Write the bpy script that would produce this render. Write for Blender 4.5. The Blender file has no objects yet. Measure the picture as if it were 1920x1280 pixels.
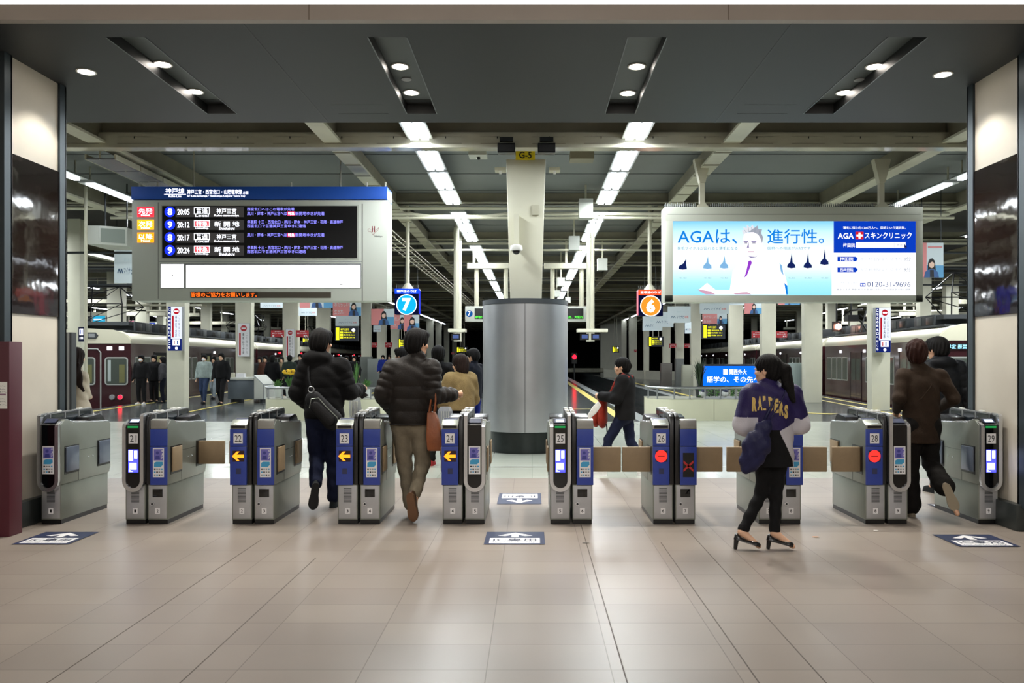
import bpy, bmesh, math, random
import numpy as np
from mathutils import Vector, Matrix
random.seed(7)
SC = bpy.context.scene
COL = SC.collection
F = 1493.33            # focal length in pixels of the 1920 px wide frame (28 mm)
CX, CY, EYE = 998.0, 672.0, 1.5
def wx(px, D): return (px-CX)*D/F
def wz(py, D): return EYE-(py-CY)*D/F

# ------------------------------------------------------------------ materials
def lin(c):
    if isinstance(c, str):
        c = c.lstrip('#'); c = [int(c[i:i+2], 16)/255 for i in (0, 2, 4)]
    return tuple(((v/12.92) if v <= .04045 else ((v+.055)/1.055)**2.4) for v in c)
MATS = {}
def mat(name, col, rough=.5, metal=0., emit=0., var=0., vs=8., bump=0., bs=60., spec=None, coat=0., alpha=1., trans=0.):
    if name in MATS: return MATS[name]
    m = bpy.data.materials.new(name); m.use_nodes = True
    nt = m.node_tree; b = nt.nodes['Principled BSDF']; c = lin(col)
    b.inputs['Base Color'].default_value = (*c, 1)
    b.inputs['Roughness'].default_value = rough; b.inputs['Metallic'].default_value = metal
    if spec is not None: b.inputs['Specular IOR Level'].default_value = spec
    if coat: b.inputs['Coat Weight'].default_value = coat; b.inputs['Coat Roughness'].default_value = .08
    if trans: b.inputs['Transmission Weight'].default_value = trans
    if alpha < 1: b.inputs['Alpha'].default_value = alpha
    if emit:
        b.inputs['Emission Color'].default_value = (*c, 1); b.inputs['Emission Strength'].default_value = emit
    if var or bump:
        tc = nt.nodes.new('ShaderNodeTexCoord')
    if var:
        n = nt.nodes.new('ShaderNodeTexNoise'); n.inputs['Scale'].default_value = vs; n.inputs['Detail'].default_value = 5
        nt.links.new(tc.outputs['Object'], n.inputs['Vector'])
        r = nt.nodes.new('ShaderNodeMapRange'); r.inputs[1].default_value = .3; r.inputs[2].default_value = .7
        r.inputs[3].default_value = 1-var; r.inputs[4].default_value = 1+var*.6
        nt.links.new(n.outputs[0], r.inputs[0])
        mx = nt.nodes.new('ShaderNodeVectorMath'); mx.operation = 'SCALE'; mx.inputs[0].default_value = c
        nt.links.new(r.outputs[0], mx.inputs['Scale']); nt.links.new(mx.outputs[0], b.inputs['Base Color'])
    if bump:
        n2 = nt.nodes.new('ShaderNodeTexNoise'); n2.inputs['Scale'].default_value = bs; n2.inputs['Detail'].default_value = 3
        nt.links.new(tc.outputs['Object'], n2.inputs['Vector'])
        bp = nt.nodes.new('ShaderNodeBump'); bp.inputs['Strength'].default_value = bump; bp.inputs['Distance'].default_value = .01
        nt.links.new(n2.outputs[0], bp.inputs['Height']); nt.links.new(bp.outputs[0], b.inputs['Normal'])
    MATS[name] = m
    return m
def emi(name, col, s=1.):
    if name in MATS: return MATS[name]
    m = bpy.data.materials.new(name); m.use_nodes = True
    nt = m.node_tree; nt.nodes.clear()
    o = nt.nodes.new('ShaderNodeOutputMaterial'); e = nt.nodes.new('ShaderNodeEmission')
    e.inputs[0].default_value = (*lin(col), 1); e.inputs[1].default_value = s
    nt.links.new(e.outputs[0], o.inputs[0]); MATS[name] = m
    return m

def tile_mat(name, c1, c2, cm, bw, rh, rough, offx=0., offy=0., mortar=.006, off=.5, vary=.2, spec=.45):
    m = bpy.data.materials.new(name); m.use_nodes = True
    nt = m.node_tree; b = nt.nodes['Principled BSDF']; N = nt.nodes.new; L = nt.links.new
    tc = N('ShaderNodeTexCoord'); mp = N('ShaderNodeMapping'); L(tc.outputs['Object'], mp.inputs[0])
    mp.inputs['Location'].default_value = (offx, offy, 0); mp.inputs['Rotation'].default_value = (0, 0, math.pi/2)
    br = N('ShaderNodeTexBrick'); L(mp.outputs[0], br.inputs['Vector'])
    br.inputs['Scale'].default_value = 1; br.inputs['Brick Width'].default_value = bw; br.inputs['Row Height'].default_value = rh
    br.inputs['Mortar Size'].default_value = mortar; br.inputs['Mortar Smooth'].default_value = .1; br.offset = off
    br.inputs['Color1'].default_value = (*lin(c1), 1); br.inputs['Color2'].default_value = (*lin(c2), 1); br.inputs['Mortar'].default_value = (*lin(cm), 1)
    n = N('ShaderNodeTexNoise'); n.inputs['Scale'].default_value = 1.1; n.inputs['Detail'].default_value = 2; L(tc.outputs['Object'], n.inputs['Vector'])
    r = N('ShaderNodeMapRange'); r.inputs[1].default_value = .3; r.inputs[2].default_value = .7; r.inputs[3].default_value = 1-vary; r.inputs[4].default_value = 1+vary*.5
    L(n.outputs[0], r.inputs[0]); mx = N('ShaderNodeVectorMath'); mx.operation = 'SCALE'
    L(br.outputs[0], mx.inputs[0]); L(r.outputs[0], mx.inputs['Scale']); L(mx.outputs[0], b.inputs['Base Color'])
    b.inputs['Specular IOR Level'].default_value = spec
    r2 = N('ShaderNodeMapRange'); r2.inputs[3].default_value = rough*.94; r2.inputs[4].default_value = rough*1.06; L(n.outputs[0], r2.inputs[0])
    L(r2.outputs[0], b.inputs['Roughness']); MATS[name] = m
    return m

# ------------------------------------------------------------------ mesh builder
_TXT = {}
def text_geo(s, bold=0.):
    if any(ord(c) > 0x3000 for c in s): bold = min(bold, .008)
    k = (s, bold)
    if k in _TXT: return _TXT[k]
    cu = bpy.data.curves.new('t', 'FONT'); cu.body = s; cu.size = 1; cu.resolution_u = 2; cu.offset = bold
    ob = bpy.data.objects.new('t', cu); COL.objects.link(ob)
    bpy.context.view_layer.update()
    dg = bpy.context.evaluated_depsgraph_get()
    me = bpy.data.meshes.new_from_object(ob.evaluated_get(dg))
    v = [(p.co.x, p.co.y) for p in me.vertices]; f = [tuple(p.vertices) for p in me.polygons]
    bpy.data.objects.remove(ob); bpy.data.curves.remove(cu); bpy.data.meshes.remove(me)
    if not v: v = [(0, 0), (1, 0), (0, 1)]; f = []
    xs = [a for a, b in v]; ys = [b for a, b in v]
    _TXT[k] = (v, f, min(xs), max(xs), min(ys), max(ys))
    return _TXT[k]

class MB:
    def __init__(s): s.v = []; s.f = []; s.mi = []; s.ms = []; s.M = None; s.flip = False
    def _m(s, m):
        if m not in s.ms: s.ms.append(m)
        return s.ms.index(m)
    def add(s, vs, fs, m):
        o = len(s.v); k = s._m(m)
        if s.M is not None: vs = [tuple(s.M @ Vector(p)) for p in vs]
        s.v += [tuple(p) for p in vs]
        for f in fs:
            f = [o+i for i in f]
            s.f.append(f[::-1] if s.flip else f); s.mi.append(k)
        return s
    def box(s, x0, y0, z0, x1, y1, z1, m):
        v = [(x0,y0,z0),(x1,y0,z0),(x1,y1,z0),(x0,y1,z0),(x0,y0,z1),(x1,y0,z1),(x1,y1,z1),(x0,y1,z1)]
        return s.add(v, [(3,2,1,0),(4,5,6,7),(0,1,5,4),(1,2,6,5),(2,3,7,6),(3,0,4,7)], m)
    def prism(s, pts, ax, a, b, m):
        n = len(pts)
        if ax == 'x': g = lambda u, w, t: (t, u, w)
        elif ax == 'y': g = lambda u, w, t: (u, t, w)
        else: g = lambda u, w, t: (u, w, t)
        v = [g(u, w, a) for u, w in pts]+[g(u, w, b) for u, w in pts]
        f = [tuple(range(n)), tuple(range(2*n-1, n-1, -1))]+[(i, i+n, (i+1) % n+n, (i+1) % n) for i in range(n)]
        ar = sum(pts[i][0]*pts[(i+1) % n][1]-pts[(i+1) % n][0]*pts[i][1] for i in range(n))
        if (ar > 0) == (ax != 'y') and b > a or (ar > 0) != (ax != 'y') and b < a: f = [q[::-1] for q in f]
        return s.add(v, f, m)
    def poly(s, pts, y, m):       # flat, faces -Y
        ar = sum(pts[i][0]*pts[(i+1) % len(pts)][1]-pts[(i+1) % len(pts)][0]*pts[i][1] for i in range(len(pts)))
        if ar < 0: pts = pts[::-1]
        return s.add([(u, y, w) for u, w in pts], [tuple(range(len(pts)))], m)
    def rect(s, x0, z0, x1, z1, y, m): return s.poly([(x0, z0), (x1, z0), (x1, z1), (x0, z1)], y, m)
    def disc(s, x, z, r, y, m, n=28, rz=None):
        return s.poly([(x+r*math.cos(2*math.pi*i/n), z+(rz or r)*math.sin(2*math.pi*i/n)) for i in range(n)], y, m)
    def cyl(s, p0, p1, r0, m, r1=None, n=12, caps=True):
        r1 = r0 if r1 is None else r1
        p0 = Vector(p0); p1 = Vector(p1); d = (p1-p0).normalized()
        a = d.orthogonal().normalized(); b = d.cross(a)
        v = []; f = []
        for p, r in ((p0, r0), (p1, r1)):
            for i in range(n):
                t = 2*math.pi*i/n; v.append(p+(a*math.cos(t)+b*math.sin(t))*r)
        for i in range(n): f.append((i, (i+1) % n, (i+1) % n+n, i+n))
        if caps: f += [tuple(range(n-1, -1, -1)), tuple(range(n, 2*n))]
        return s.add(v, f, m)
    def tube(s, pts, r, m, n=8, flat=None):
        P = [Vector(p) for p in pts]; v = []; f = []; a = None
        for i, p in enumerate(P):
            d = (P[min(i+1, len(P)-1)]-P[max(i-1, 0)]).normalized()
            a = d.orthogonal().normalized() if a is None else (a-d*a.dot(d)).normalized()
            b = d.cross(a); rr = r[i] if isinstance(r, (list, tuple)) else r
            for k in range(n):
                t = 2*math.pi*k/n; v.append(p+(a*math.cos(t)+b*math.sin(t))*rr)
        for i in range(len(P)-1):
            for k in range(n): f.append((i*n+k, i*n+(k+1) % n, (i+1)*n+(k+1) % n, (i+1)*n+k))
        f += [tuple(range(n-1, -1, -1)), tuple(range((len(P)-1)*n, len(P)*n))]
        return s.add(v, f, m)
    def lathe(s, prof, m, n=32, c=(0, 0), sy=1.):
        v = []; f = []
        for r, z in prof:
            for k in range(n):
                t = 2*math.pi*k/n; v.append((c[0]+r*math.cos(t), c[1]+r*sy*math.sin(t), z))
        for i in range(len(prof)-1):
            for k in range(n): f.append((i*n+k, i*n+(k+1) % n, (i+1)*n+(k+1) % n, (i+1)*n+k))
        f += [tuple(range(n-1, -1, -1)), tuple(range((len(prof)-1)*n, len(prof)*n))]
        return s.add(v, f, m)
    def sph(s, c, r, m, n=12, k=8):
        if not isinstance(r, (tuple, list)): r = (r, r, r)
        v = [(c[0], c[1], c[2]-r[2])]; f = []
        for i in range(1, k):
            t = math.pi*i/k-math.pi/2
            for j in range(n):
                p = 2*math.pi*j/n; v.append((c[0]+r[0]*math.cos(t)*math.cos(p), c[1]+r[1]*math.cos(t)*math.sin(p), c[2]+r[2]*math.sin(t)))
        v.append((c[0], c[1], c[2]+r[2])); e = len(v)-1
        for j in range(n):
            f.append((0, 1+(j+1) % n, 1+j)); f.append((e, e-n+j, e-n+(j+1) % n))
        for i in range(k-2):
            for j in range(n): f.append((1+i*n+j, 1+i*n+(j+1) % n, 1+(i+1)*n+(j+1) % n, 1+(i+1)*n+j))
        return s.add(v, f, m)
    def text(s, t, x0, z0, x1, z1, y, m, bold=0., fn=None):
        v, f, a, b, c, d = text_geo(t, bold)
        sx = (x1-x0)/(b-a); sz = (z1-z0)/(d-c)
        pts = [(x0+(p-a)*sx, z0+(q-c)*sz) for p, q in v]
        if fn: return s.add([fn(p, q) for p, q in pts], f, m)
        return s.add([(p, y, q) for p, q in pts], f, m)
    def build(s, name, parent=None, loc=None, rz=0., label=None, cat=None, group=None, kind=None, smooth=None, bevel=0., fix=False):
        me = bpy.data.meshes.new(name); me.from_pydata(s.v, [], s.f)
        for m in s.ms: me.materials.append(m)
        me.polygons.foreach_set('material_index', s.mi)
        if bevel or fix:
            bm = bmesh.new(); bm.from_mesh(me)
            if fix: bmesh.ops.recalc_face_normals(bm, faces=bm.faces)
            if bevel:
                es = [e for e in bm.edges if len(e.link_faces) == 2 and e.calc_face_angle(0) > .5]
                bmesh.ops.bevel(bm, geom=es, offset=bevel, segments=2, profile=.6, affect='EDGES', clamp_overlap=True)
            bm.to_mesh(me); bm.free()
        if smooth or bevel:
            me.polygons.foreach_set('use_smooth', [True]*len(me.polygons))
            me.set_sharp_from_angle(angle=math.radians(smooth or 40))
        me.update()
        o = bpy.data.objects.new(name, me); COL.objects.link(o)
        if parent is not None: o.parent = parent
        if loc is not None: o.location = loc
        if rz: o.rotation_euler = (0, 0, rz)
        tag(o, label, cat, group, kind)
        return o
def tag(o, label=None, cat=None, group=None, kind=None):
    if label: o['label'] = label
    if cat: o['category'] = cat
    if group: o['group'] = group
    if kind: o['kind'] = kind
def thing(name, label, cat, loc=(0, 0, 0), rz=0., group=None, kind=None):
    o = bpy.data.objects.new(name, None); COL.objects.link(o); o.empty_display_size = .1
    o.location = loc; o.rotation_euler = (0, 0, rz); tag(o, label, cat, group, kind)
    return o
def kids(o): return [c for c in bpy.data.objects if c.parent is o]
def copy_tree(o, loc=None, rz=None, label=None, group=None, parent=None, _ch=None):
    if _ch is None:
        _ch = {}
        for c in bpy.data.objects:
            if c.parent: _ch.setdefault(c.parent.name, []).append(c)
    c = o.copy(); COL.objects.link(c)
    if parent is not None: c.parent = parent
    if loc is not None: c.location = loc
    if rz is not None: c.rotation_euler = (0, 0, rz)
    if label: c['label'] = label
    if group: c['group'] = group
    for k in _ch.get(o.name, []): copy_tree(k, parent=c, _ch=_ch)
    return c
def struct(mb, name, label=None, **k):
    return mb.build(name, kind='structure', label=label, cat=None, **k)

# palette
CREAM = mat('cream_paint', '#d6d4c0', .5, var=.06, vs=1.5)
CREAM2 = mat('cream_steel', '#c0bda8', .5, var=.12, vs=2.)
BEAMW = mat('beam_web', '#87826f', .6, var=.2, vs=1.5)
ROOF = mat('roof_deck', '#6e706c', .55, var=.12, vs=.7)
ROOFD = mat('roof_shaded', '#26251f', .7)  # unlit roof over the tracks, its shade painted into the colour
DARKM = mat('dark_metal', '#3b3e40', .35, .6)
BLACK = mat('black_plastic', '#0c0c0e', .3)
BLACKG = mat('black_glass', '#060608', .08, spec=.6)
GREYP = mat('grey_plastic', '#8d9091', .4)
LGREY = mat('light_grey_paint', '#b9bcb3', .45)
WHITE = mat('white_plastic', '#e6e6e0', .4)
STEEL = mat('brushed_steel', '#a9acae', .32, .9, var=.08, vs=5., bump=.05, bs=120.)
STEELD = mat('hairline_steel_side', '#8b9088', .34, .6, var=.1, vs=2.5)
CHROME = mat('chrome', '#d4d6da', .24, .9)
BLUE = mat('gate_blue', '#223c98', .4, coat=.2)
NAVY = mat('navy_print', '#1c2748', .5)
TANB = mat('tan_flap', '#8d795d', .6, var=.06, vs=20.)
YEL = mat('yellow_paint', '#cfc060', .6)
RED = mat('red_paint', '#b3202a', .5)
INK = mat('ink', '#15161a', .5)
EXPO=0.0; HALL=108.; TUBE_S=9.; PLAT=92.; SPOT=200.
# ------------------------------------------------------------------ camera, world
cam = bpy.data.cameras.new('camera'); co = bpy.data.objects.new('camera', cam); COL.objects.link(co)
co.location = (0, 0, EYE); co.rotation_euler = (math.pi/2, 0, 0)
cam.sensor_width = 36; cam.lens = 28; cam.shift_x = -(CX-960)/1920; cam.shift_y = (CY-640)/1920
cam.clip_end = 400; cam.clip_start = .05; SC.camera = co
w = bpy.data.worlds.new('world'); SC.world = w; w.use_nodes = True
w.node_tree.nodes['Background'].inputs[0].default_value = (.8, .9, 1, 1); w.node_tree.nodes['Background'].inputs[1].default_value = .035
SC.view_settings.view_transform = 'Standard'; SC.view_settings.look = 'None'; SC.view_settings.gamma = 1
SC.view_settings.exposure = EXPO
try:
    SC.cycles.use_denoising = True; SC.cycles.max_bounces = 7; SC.cycles.diffuse_bounces = 3; SC.cycles.glossy_bounces = 4
    SC.cycles.transparent_max_bounces = 8; SC.cycles.sample_clamp_indirect = 6; SC.cycles.use_light_tree = True
    SC.cycles.caustics_reflective = False; SC.cycles.caustics_refractive = False
except Exception: pass

def area(name, loc, sx, sy, power, col=(1, .97, .92), rot=(0, 0, 0), spread=None):
    l = bpy.data.lights.new(name, 'AREA'); l.shape = 'RECTANGLE'; l.size = sx; l.size_y = sy; l.energy = power; l.color = col
    if spread: l.spread = spread
    o = bpy.data.objects.new(name, l); COL.objects.link(o); o.location = loc; o.rotation_euler = rot
    return o
def spot(name, loc, power, ang, blend=.4, col=(1, .96, .88), rot=(0, 0, 0), r=.05):
    l = bpy.data.lights.new(name, 'SPOT'); l.energy = power; l.spot_size = math.radians(ang); l.spot_blend = blend; l.color = col; l.shadow_soft_size = r
    o = bpy.data.objects.new(name, l); COL.objects.link(o); o.location = loc; o.rotation_euler = rot
    return o

# ------------------------------------------------------------------ floors
T1 = tile_mat('tan_tile', '#90867c', '#877d74', '#6b6159', .34, .6, .37, offx=.1, offy=.22, mortar=.003, off=0., vary=.1)
T2 = tile_mat('pale_tile', '#b6baae', '#aeb2a6', '#8a8e86', 1.2, .6, .2, mortar=.003, off=.5, vary=.08)
PF = tile_mat('platform_paving', '#565a59', '#4d5150', '#3c403f', .6, .6, .16, mortar=.004, off=.5, vary=.2)
GRAV = mat('ballast', '#2b2824', .95, var=.4, vs=30, bump=.6, bs=30)
EDGE = mat('edge_stone', '#8d918f', .45, var=.1)
CONC = mat('concrete', '#6a695f', .8, var=.2)
TACT = mat('tactile_yellow', '#c8b65c', .55, var=.1, vs=12)
PY = 19.0
def le(Y): return -12.95-.0865*(Y-22.5)      # left platform edge
def re_(Y): return 10.75+.085*(Y-19.5)       # right platform edge
FAR = 120.
m = MB(); m.box(-10, -4, -.2, 10, 10.0, 0, T1)
for x_, y_ in ((1.05, 6.5), (-2.245, 6.6), (-1.63, 6.0), (.44, 9.9), (1.36, 7.0)): m.box(x_-.0035, 1., 0, x_+.0035, y_, .0006, mat('floor_joint', '#544b44', .7))
struct(m, 'floor')
m = MB(); m.box(-30, 10.0, -.2, 30, PY, 0, T2); struct(m, 'floor')
def slab(poly, name):
    m = MB(); m.prism(poly, 'z', -1.15, -.002, PF); m.prism([(a, b) for a, b in poly], 'z', -.002, 0, PF)
    return struct(m, name)
slab([(-3.3, PY), (2.9, PY), (2.9, FAR), (-3.3, FAR)], 'floor')
slab([(le(PY), PY), (-6.1, PY), (-6.1, FAR), (le(FAR), FAR)], 'floor')
slab([(5.5, PY), (re_(PY), PY), (re_(FAR), FAR), (5.5, FAR)], 'floor')
slab([(-34, PY), (le(PY)-3.4, PY), (le(FAR)-3.4, FAR), (-60, FAR)], 'floor')
slab([(re_(PY)+3.4, PY), (34, PY), (60, FAR), (re_(FAR)+3.4, FAR)], 'floor')
m = MB(); m.box(-60, 19, -1.25, 60, FAR, -1.15, GRAV); struct(m, 'ground')
# buffer ends of the two middle pits
for a, b in ((-6.1, -3.3), (2.9, 5.5)):
    m = MB(); m.box(a, PY, -1.2, b, PY+1.6, 0, T2); struct(m, 'floor')
# rails
for k, xc in enumerate((-4.7, 4.2)):
    for s in (-.55, .55):
        m = MB(); m.box(xc+s-.035, PY+1.8, -1.15, xc+s+.035, 110, -1.0, STEELD)
        m.build('rail', label='steel rail in the dark pit %s of the middle platform, %s one' % ('left' if k == 0 else 'right', 'left' if s < 0 else 'right'), cat='rail')
# platform edge stones and yellow lines
def strip(pts0, pts1, z, mt, name, label, cat='floor marking', **k):
    m = MB(); n = len(pts0)
    m.add([(a, b, z) for a, b in pts0]+[(a, b, z) for a, b in pts1], [(i, i+1, n+i+1, n+i) for i in range(n-1)], mt)
    m.flip = False
    o = m.build(name, label=label, cat=cat, fix=False, **k); me = o.data
    if me.polygons[0].normal.z < 0: me.flip_normals()
    return o
def seg(fx, y0, y1, n=10): return [(fx(y0+(y1-y0)*i/n), y0+(y1-y0)*i/n) for i in range(n+1)]
def lineobj(fx, w, y0, y1, z, mt, name, label, **k):
    return strip(seg(lambda y: fx(y)-w/2, y0, y1), seg(lambda y: fx(y)+w/2, y0, y1), z, mt, name, label, **k)
lineobj(lambda y: 2.72, .34, PY, 100, .006, EDGE, 'platform_edge_stone', 'pale stone edge of the middle platform beside the right-hand pit')
lineobj(lambda y: -3.12, .34, PY, 100, .006, EDGE, 'platform_edge_stone', 'pale stone edge of the middle platform beside the left-hand pit')
lineobj(lambda y: 2.22, .26, PY+.4, 100, .008, TACT, 'tactile_strip', 'yellow tactile strip along the right edge of the middle platform')
lineobj(lambda y: -2.6, .26, PY+.4, 100, .008, TACT, 'tactile_strip', 'yellow tactile strip along the left edge of the middle platform')
lineobj(lambda y: 5.68, .34, PY, 60, .006, EDGE, 'platform_edge_stone', 'pale stone edge of the right platform beside the middle pit')
lineobj(lambda y: 6.3, .22, PY+1, 60, .008, TACT, 'tactile_strip', 'yellow tactile strip of the right platform beside the middle pit')
lineobj(lambda y: -6.9, .22, PY+1, 100, .008, TACT, 'tactile_strip', 'yellow tactile strip of the left platform beside the middle pit')
lineobj(lambda y: le(y)+.5, .14, PY+1.5, 95, .008, TACT, 'yellow_line', 'yellow line along the platform edge in front of the left maroon train')
lineobj(lambda y: -9.6-.10*(y-22.), .12, PY+.6, 60, .008, TACT, 'yellow_line', 'second yellow line on the left platform, further from the train')
lineobj(lambda y: re_(y)-.45, .14, PY+1, 95, .008, TACT, 'yellow_line', 'yellow line along the platform edge in front of the right maroon train')
lineobj(lambda y: re_(y)-1.15, .12, PY+1, 95, .008, TACT, 'yellow_line', 'second yellow line on the right platform, parallel to the train')
strip([(1.05, 23.6), (2.1, 23.6)], [(1.05, 23.7), (2.1, 23.7)], .009, TACT, 'yellow_line', 'short crosswise yellow line on the middle platform')
strip([(-4.3, 10.98), (7.0, 10.98)], [(-4.3, 11.05), (7.0, 11.05)], .003, mat('joint_strip', '#c9ccc4', .3, .6), 'joint_strip', 'pale metal expansion strip crossing the floor behind the gates')
strip([(7.1, PY+3.2), (7.1+.9, PY+2.3)], [(7.1, PY+3.25), (8.3, PY+2.6)], .009, TACT, 'yellow_line', 'small yellow wedge mark painted on the right platform')

# ------------------------------------------------------------------ pillars of the opening
XL, XR, YN, YF, ZS = -4.576, 4.27, 6.93, 7.73, 4.15
CRP = mat('pillar_cream', '#cbc4b6', .42, var=.05, vs=3)
GLOSS = mat('glossy_band', '#1c1311', .05, 0, var=.3, vs=1.2, bump=.3, bs=2., spec=.6)
TRIM = mat('trim_steel', '#3d464c', .4, .5)
MAROON = mat('maroon_panel', '#4b1422', .45)
for s, X in ((-1, XL), (1, XR)):
    side = 'left' if s < 0 else 'right'
    o = 3.2*s
    m = MB(); m.box(min(X, X+o), YN, 1.88, max(X, X+o), YF, ZS, CRP) if False else None
    m = MB()
    x0, x1 = sorted((X, X+o))
    m.box(x0, YN+.05, 0, x1, YF-.05, ZS, CRP); struct(m, 'wall_'+side)
    # glossy wavy band
    e = .012*-s
    m = MB(); a, b = sorted((X+.02*s, X-.012*s))
    m.box(a, YN+.05, 1.9, b, YF-.05, 3.3, GLOSS)
    m.build('trim_%d' % (1 if s < 0 else 2), kind='structure', label='glossy dark brown rippled band around the %s pillar' % side)
    m = MB(); a, b = sorted((X+.1*s, X-.07*s))
    m.box(a, YN-.02, 0, b, YF+.02, .23, mat('base_steel', '#3f4444', .3, .5)); struct(m, 'baseboard_'+side, bevel=.01)
    for k, y in enumerate((YN-.06, YF-.05)):
        m = MB(); a, b = sorted((X+.1*s, X-.022*s))
        m.box(a, y, .2, b, y+.1, ZS, TRIM); m.box(a, y+.085, .2, b, y+.105, ZS, BLACK)
        struct(m, 'trim_%d' % (3+k+(2 if s > 0 else 0)))
    # outer front walls
    m = MB(); a, b = sorted((X+.1*s, X+4*s)); m.box(a, YN-.05, 0, b, YN+.04, ZS, mat('black_wall', '#121213', .3)); struct(m, 'wall_front_'+side)
# maroon board at the far left
m = MB(); m.box(-7.5, YN-.23, 0, wx(17.5, YN-.23), YN-.06, wz(640, YN-.23), MAROON)
mb = m.build('maroon_panel', label='maroon board standing against the wall left of the entrance pillar', cat='panel', bevel=.006)
m = MB(); D = YN-.235
m.rect(-4.78, wz(766, D), wx(13.5, D), wz(716, D), D, WHITE)
m.rect(-4.78, wz(741, D), wx(11, D), wz(738, D), D-.001, mat('mauve', '#8d6b80', .5))
for i, yy in enumerate((722, 728, 733, 746, 751, 757)):
    m.text('ご利用のお客様へ', -4.76, wz(yy+3, D), wx(10+(i % 3), D), wz(yy, D), D-.001, INK)
m.build('notice', label='small white notice taped to the maroon board', cat='notice')
# dark post right behind the left pillar
m = MB(); D = 8.3; m.box(wx(120, D)-.12, D, 0, wx(134, D), D+.09, wz(623, D), mat('post_grey', '#3d4144', .35, .3)); m.box(wx(127, D), D-.01, 0, wx(130, D), D, wz(623, D), GREYP)
m.build('fence_post', label='dark grey post behind the left pillar, next to the long-haired woman', cat='post')

# ------------------------------------------------------------------ dark soffit over the gates
SOF = mat('soffit', '#191b1d', .55, var=.05, vs=.8)
SOFD = mat('slot_black', '#0e0f10', .5)
SLOTS = [(-3.52, -3.19), (-1.36, -1.03), (.785, 1.115), (2.93, 3.265)]
Y0, YS0, YS1, Y1 = 6.3, 6.57, 8.62, 8.95
m = MB()
for y0, y1 in ((Y0, YS0), (YS1, Y1)): m.box(-9, y0, ZS, 9, y1, ZS+.12, SOF)
xs = [-9]+[v for a, b in SLOTS for v in (a, b)]+[9]
for i in range(0, len(xs), 2): m.box(xs[i], YS0, ZS, xs[i+1], YS1, ZS+.12, SOF)
m.box(-9, Y0, ZS+.14, 9, Y1, ZS+.3, SOFD)
for a, b in SLOTS:
    m.box(a, YS0, ZS+.1, b, YS1, ZS+.14, mat('slot_grey', '#464c4b', .5))
    for q in (a, b-.008): m.box(q, YS0, ZS-.004, q+.008, YS1, ZS, mat('slot_trim', '#6d7274', .4, .5))
    m.box(a, YS0, ZS+.002, a+.004, YS1, ZS+.1, SOFD); m.box(b-.004, YS0, ZS+.002, b, YS1, ZS+.1, SOFD)  # thin dark liners: shade of the slot sides put into colour
    m.box(a+.01, YS1-.16, ZS+.095, b-.01, YS1, ZS+.1, SOFD)
for x0, x1 in ((-2.30, -2.285), (2.05, 2.065)): m.box(x0, Y0, ZS-.002, x1, Y1, ZS, SOFD)
for px in (675, 1438):
    X = wx(px, 8.45)
    m.box(X-.27, 8.32, ZS-.002, X+.27, 8.33, ZS, SOFD); m.box(X-.27, 8.62, ZS-.002, X+.27, 8.63, ZS, SOFD)
struct(m, 'ceiling')
m = MB(); m.box(-9, Y0-.07, ZS, 9, Y0, 4.272, mat('fascia', '#aaa39d', .5, var=.05, vs=2))
for x in (-1.75, 1.53): m.box(x, Y0-.072, ZS, x+.006, Y0-.07, 4.272, mat('fascia_joint', '#6e6257', .6))
struct(m, 'trim_7')
m = MB(); m.box(-9, Y0-.035, 4.274, 9, Y0-.005, 4.5, emi('cove_emit', '#fff4e6', 3.))
m.build('cove_light', label='long white cove light strip above the beige fascia', cat='light')
m = MB(); m.box(-9, -9, 4.75, 9, Y0+.4, 4.85, mat('near_ceiling', '#e2ddd2', .6)); struct(m, 'ceiling')

LAMP = emi('downlight_emit', '#fff6ea', 30.)
def downlight(x, y, z, label, group=None):
    t = thing('downlight', label, 'downlight', (x, y, z), group=group)
    m = MB(); m.lathe([(.088, .0), (.088, -.008), (.072, -.008), (.072, .0)], WHITE, 24); m.build('trim_ring', t, smooth=40)
    m = MB(); m.lathe([(.07, -.003), (.07, -.006), (.03, -.012)], LAMP, 20); m.build('lens', t)
    return t
def dpos(px, py, Z=ZS):
    D = (Z-EYE)*F/(CY-py); return wx(px, D), D
for i, (px, py, rec) in enumerate([(305, 120, 1), (366, 171, 1), (750, 124, 1), (771, 173, 1), (1194, 124, 1), (1177, 174, 1), (1640, 124, 1), (1583, 173, 1), (162, 134, 0), (1768, 139, 0)]):
    z = ZS+.098 if rec else ZS
    X, Y = dpos(px, py, z)
    slot = ['leftmost', 'second from left', 'second from right', 'rightmost'][i//2] if i < 8 else ''
    if i < 8: lab = 'round downlight in the %s ceiling slot, the %s of its two' % (slot, 'front' if i % 2 == 0 else 'rear')
    else: lab = 'single round downlight flush in the ceiling by the %s pillar' % ('left' if i == 8 else 'right')
    downlight(X, Y, z, lab, 'downlights in the dark ceiling')
    spot('downlight_lamp', (X, Y, ZS-.02), SPOT if i < 8 else SPOT*.42, 100 if i < 8 else 108, .4)
for px, py, wh in ((762, 148, 'second ceiling slot from the left'), (1611, 149, 'rightmost ceiling slot')):
    X, Y = dpos(px, py, ZS+.098)
    m = MB(); m.lathe([(.05, 0), (.05, -.01), (.03, -.014)], GREYP, 16)
    m.build('sprinkler_cover', loc=(X, Y, ZS+.1), label='small grey round cover between the lamps in the '+wh, cat='ceiling fitting')
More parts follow.
